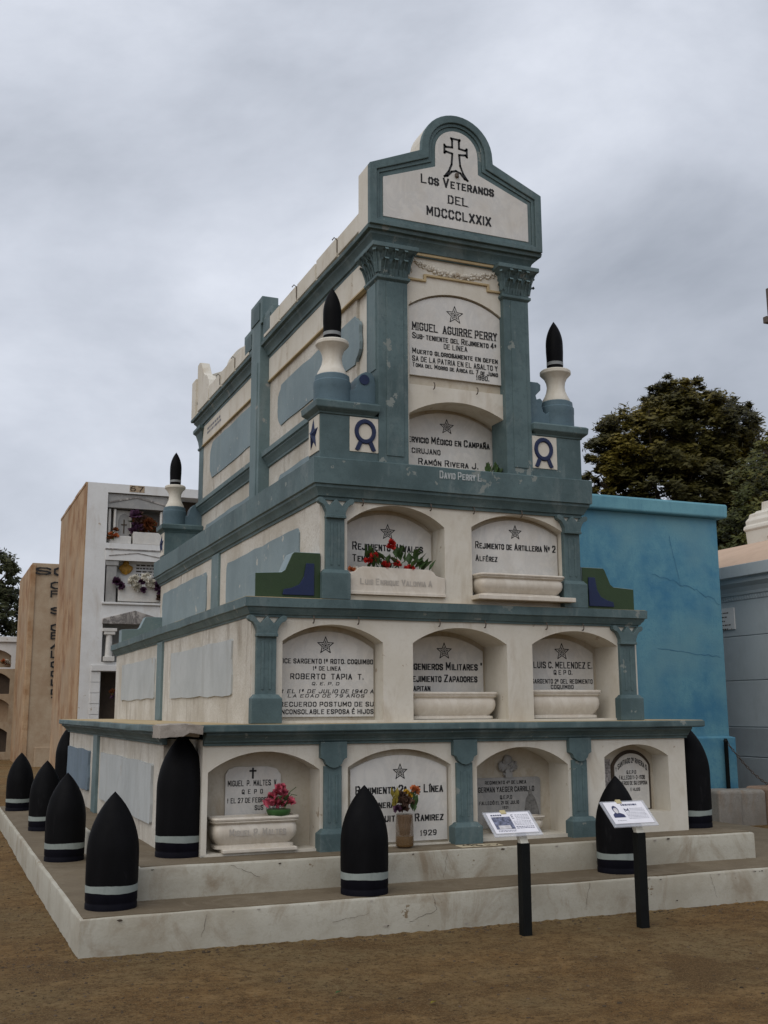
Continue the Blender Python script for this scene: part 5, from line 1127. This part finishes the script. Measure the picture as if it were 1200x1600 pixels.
# ================================================================== trees
def tree(name, label, base, H, clumps, mat, leaf, nleaf, trunk_r=0.25, seed=1):
    rr = random.Random(seed)
    t = thing(name, base, label, 'tree')
    bx, by, bz = base
    tk = MB(); top = Vector((bx, by, H * 0.55))
    tk.tube([(bx, by, -0.2), (bx + 0.1, by, H * 0.25), tuple(top)], trunk_r, 10, trunk_r * 0.6)
    for (cx, cy, cz, rx, ry, rz, n) in clumps:
        c = Vector((cx, cy, cz)); mid = top.lerp(c, 0.5) + Vector((0, 0, -0.1 * rz))
        tk.tube([tuple(top - Vector((0, 0, H * 0.1))), tuple(mid), tuple(c)], trunk_r * 0.4, 6, 0.04)
        for k in range(3):
            e_ = c + Vector((rr.uniform(-.8, .8) * rx, rr.uniform(-.8, .8) * ry, rr.uniform(-.3, .8) * rz)); tk.tube([tuple(mid.lerp(c, .6)), tuple(e_)], 0.05, 5, 0.015)
    part('trunk', tk, BARK, t, 0, 60)
    cr2 = MB(); V = cr2.v; F = cr2.f
    for (cx, cy, cz, rx, ry, rz, n) in clumps:
        for k in range(n):
            d = Vector((rr.gauss(0, 1), rr.gauss(0, 1), rr.gauss(0, 1))).normalized(); q = rr.uniform(.45, 1.0) ** 0.6
            px, py, pz = cx + d.x * rx * q, cy + d.y * ry * q, cz + d.z * rz * q
            cr_ = rr.uniform(.16, .36) * min(rx, rz) * 0.55
            for j in range(nleaf):
                e_ = Vector((rr.gauss(0, .55), rr.gauss(0, .55), rr.gauss(0, .42))) * cr_
                c = Vector((px, py, pz)) + e_
                u = Vector((rr.gauss(0, 1), rr.gauss(0, 1), rr.gauss(-.2, .7))).normalized(); w = u.orthogonal().normalized(); L = leaf * rr.uniform(.6, 1.3)
                i0 = len(V); a = c + u * L; b = c + w * L * .38
                V.extend([tuple(c - u * L), tuple(b), tuple(a), tuple(c - w * L * .38)]); F.append((i0, i0 + 1, i0 + 2, i0 + 3))
    me = bpy.data.meshes.new('crown'); me.from_pydata([(x - bx, y - by, z - bz) for x, y, z in V], [], F)
    put('crown', me, mat, t); return t
tree('broad_tree', 'broad dark olive tree rising behind the blue building', (19.5, 18.5, 0), 9.0,
     [(19.0, 18, 11.0, 1.25, 1.2, 0.85, 90), (19.2, 18, 10.2, 1.7, 1.6, 1.25, 186), (17.5, 18, 9.5, 1.6, 1.5, 1.2, 162), (20.5, 18.2, 10.35, 1.5, 1.5, 1.2, 162), (16.5, 18, 9.0, 0.9, 0.9, 0.8, 69), (16.1, 18.2, 8.3, 0.75, 0.7, 0.55, 40), (18.2, 17.6, 8.2, 1.9, 1.5, 1.2, 186), (20.2, 17.5, 8.3, 2.0, 1.5, 1.4, 186), (22.1, 18.2, 9.0, 1.6, 1.5, 1.4, 170), (18.6, 18.0, 6.8, 2.2, 1.6, 1.0, 155), (21.5, 17.6, 7.0, 2.0, 1.6, 1.4, 170), (23.6, 18.6, 8.4, 1.4, 1.4, 1.5, 124), (16.9, 18.2, 7.4, 0.8, 0.8, 0.6, 34)], FOL, 0.10, 80, 0.3, 3)
tree('leafy_tree', 'grey green leafy tree in front of the olive tree at right edge', (19.0, 13.2, 0), 7.0,
     [(18.3, 13.0, 7.9, 1.1, 1.1, 0.9, 60), (17.6, 12.8, 6.8, 1.2, 1.1, 1.1, 80), (18.6, 12.6, 6.4, 1.3, 1.1, 1.4, 90), (17.3, 13.0, 5.6, 1.3, 1.1, 1.0, 80), (18.6, 12.8, 5.0, 1.5, 1.2, 1.0, 80), (16.4, 13.4, 4.9, 1.2, 1.0, 0.9, 60), (17.2, 13.2, 4.2, 1.6, 1.1, 0.9, 70), (19.6, 13.2, 7.2, 1.1, 1.1, 1.2, 60)], FOL2, 0.085, 46, 0.2, 5)
tree('dark_tree', 'dark tree behind the low niche wall at the far left', (-1.5, 36.5, 0), 7.0,
     [(-0.1, 36.2, 6.7, 1.0, 1.0, 1.2, 110), (0.6, 36.2, 5.6, .8, .8, .9, 50), (-1.6, 36.4, 7.2, 1.4, 1.2, 1.2, 60), (-0.1, 36.0, 5.2, 1.2, 1.1, 1.3, 90), (-1.5, 36.2, 5.3, 1.4, 1.1, 1.4, 80), (0.2, 36.4, 4.2, 1.3, 1.1, 1.1, 70), (0.5, 36.2, 6.4, 0.5, 0.5, 0.7, 10), (-3.0, 36.4, 6.0, 1.5, 1.2, 1.6, 60)], FOL3, 0.10, 40, 0.2, 9)

# ================================================================== litter on the ground
pm = MB(); base_ico = bmesh.new(); bmesh.ops.create_icosphere(base_ico, subdivisions=1, radius=1.0)
iv = [v.co.copy() for v in base_ico.verts]; if_ = [tuple(v.index for v in f.verts) for f in base_ico.faces]; base_ico.free()
for k in range(6500):
    x = rnd.uniform(-4.5, 6.5); y = rnd.uniform(-5.5, -0.88)
    if rnd.random() < 0.3: x = rnd.uniform(-2.6, -1.1); y = rnd.uniform(-4.0, 7.0)
    elif rnd.random() < 0.28: y = -0.87 - abs(rnd.gauss(0, 0.12))
    r = 0.003 + 0.010 * rnd.random() ** 3 + (0.008 * rnd.random() if rnd.random() < 0.02 else 0)
    sx, sy, sz = rnd.uniform(.7, 1.4), rnd.uniform(.7, 1.4), rnd.uniform(.4, .8); zz = gz(x, y)
    pm.add([(x + v.x * r * sx, y + v.y * r * sy, zz + v.z * r * sz) for v in iv], if_)
o = put('pebbles', pm.mesh('pebbles'), PEB); o['kind'] = 'stuff'; o['label'] = 'small pebbles and grit scattered over the brown dirt'
dm = MB()
for k in range(240):   # crumbled dirt along the foot of the step
    x = rnd.uniform(-1.08, 6.5); r = rnd.uniform(.01, .032); y = -0.868 - rnd.uniform(0, .02); dm.blob((x, y, gz(x, y) - .004), r, 1, .3, (2.2, .8, .5))
for k in range(120):
    y = rnd.uniform(-0.87, 8); r = rnd.uniform(.01, .032); dm.blob((-1.07 - rnd.uniform(0, .02), y, gz(-1.07, y) - .004), r, 1, .3, (.8, 2.2, .5))
o = put('dirt_crumbs', dm.mesh('dirt_crumbs'), DIRT); o['kind'] = 'stuff'; o['label'] = 'loose dirt banked against the foot of the lower step'
for lab, (x, y) in (('yellow dry leaf lying on the dirt in front of the step', (0.62, -2.75)), ('small green leaf lying on the dirt, lower centre', (0.2, -2.35))):
    f = MB(); leafq(f, (0, 0, 0.012), (1, .4, 0.1), .055, .016); f.v = [(a, b, c) for a, b, c in f.v]
    o = solo('fallen_leaf', f, DRYL if 'yellow' in lab else LEAF, (0, 0, 0), lab, 'leaf', 'fallen leaves'); o.location = (x, y, gz(x, y))
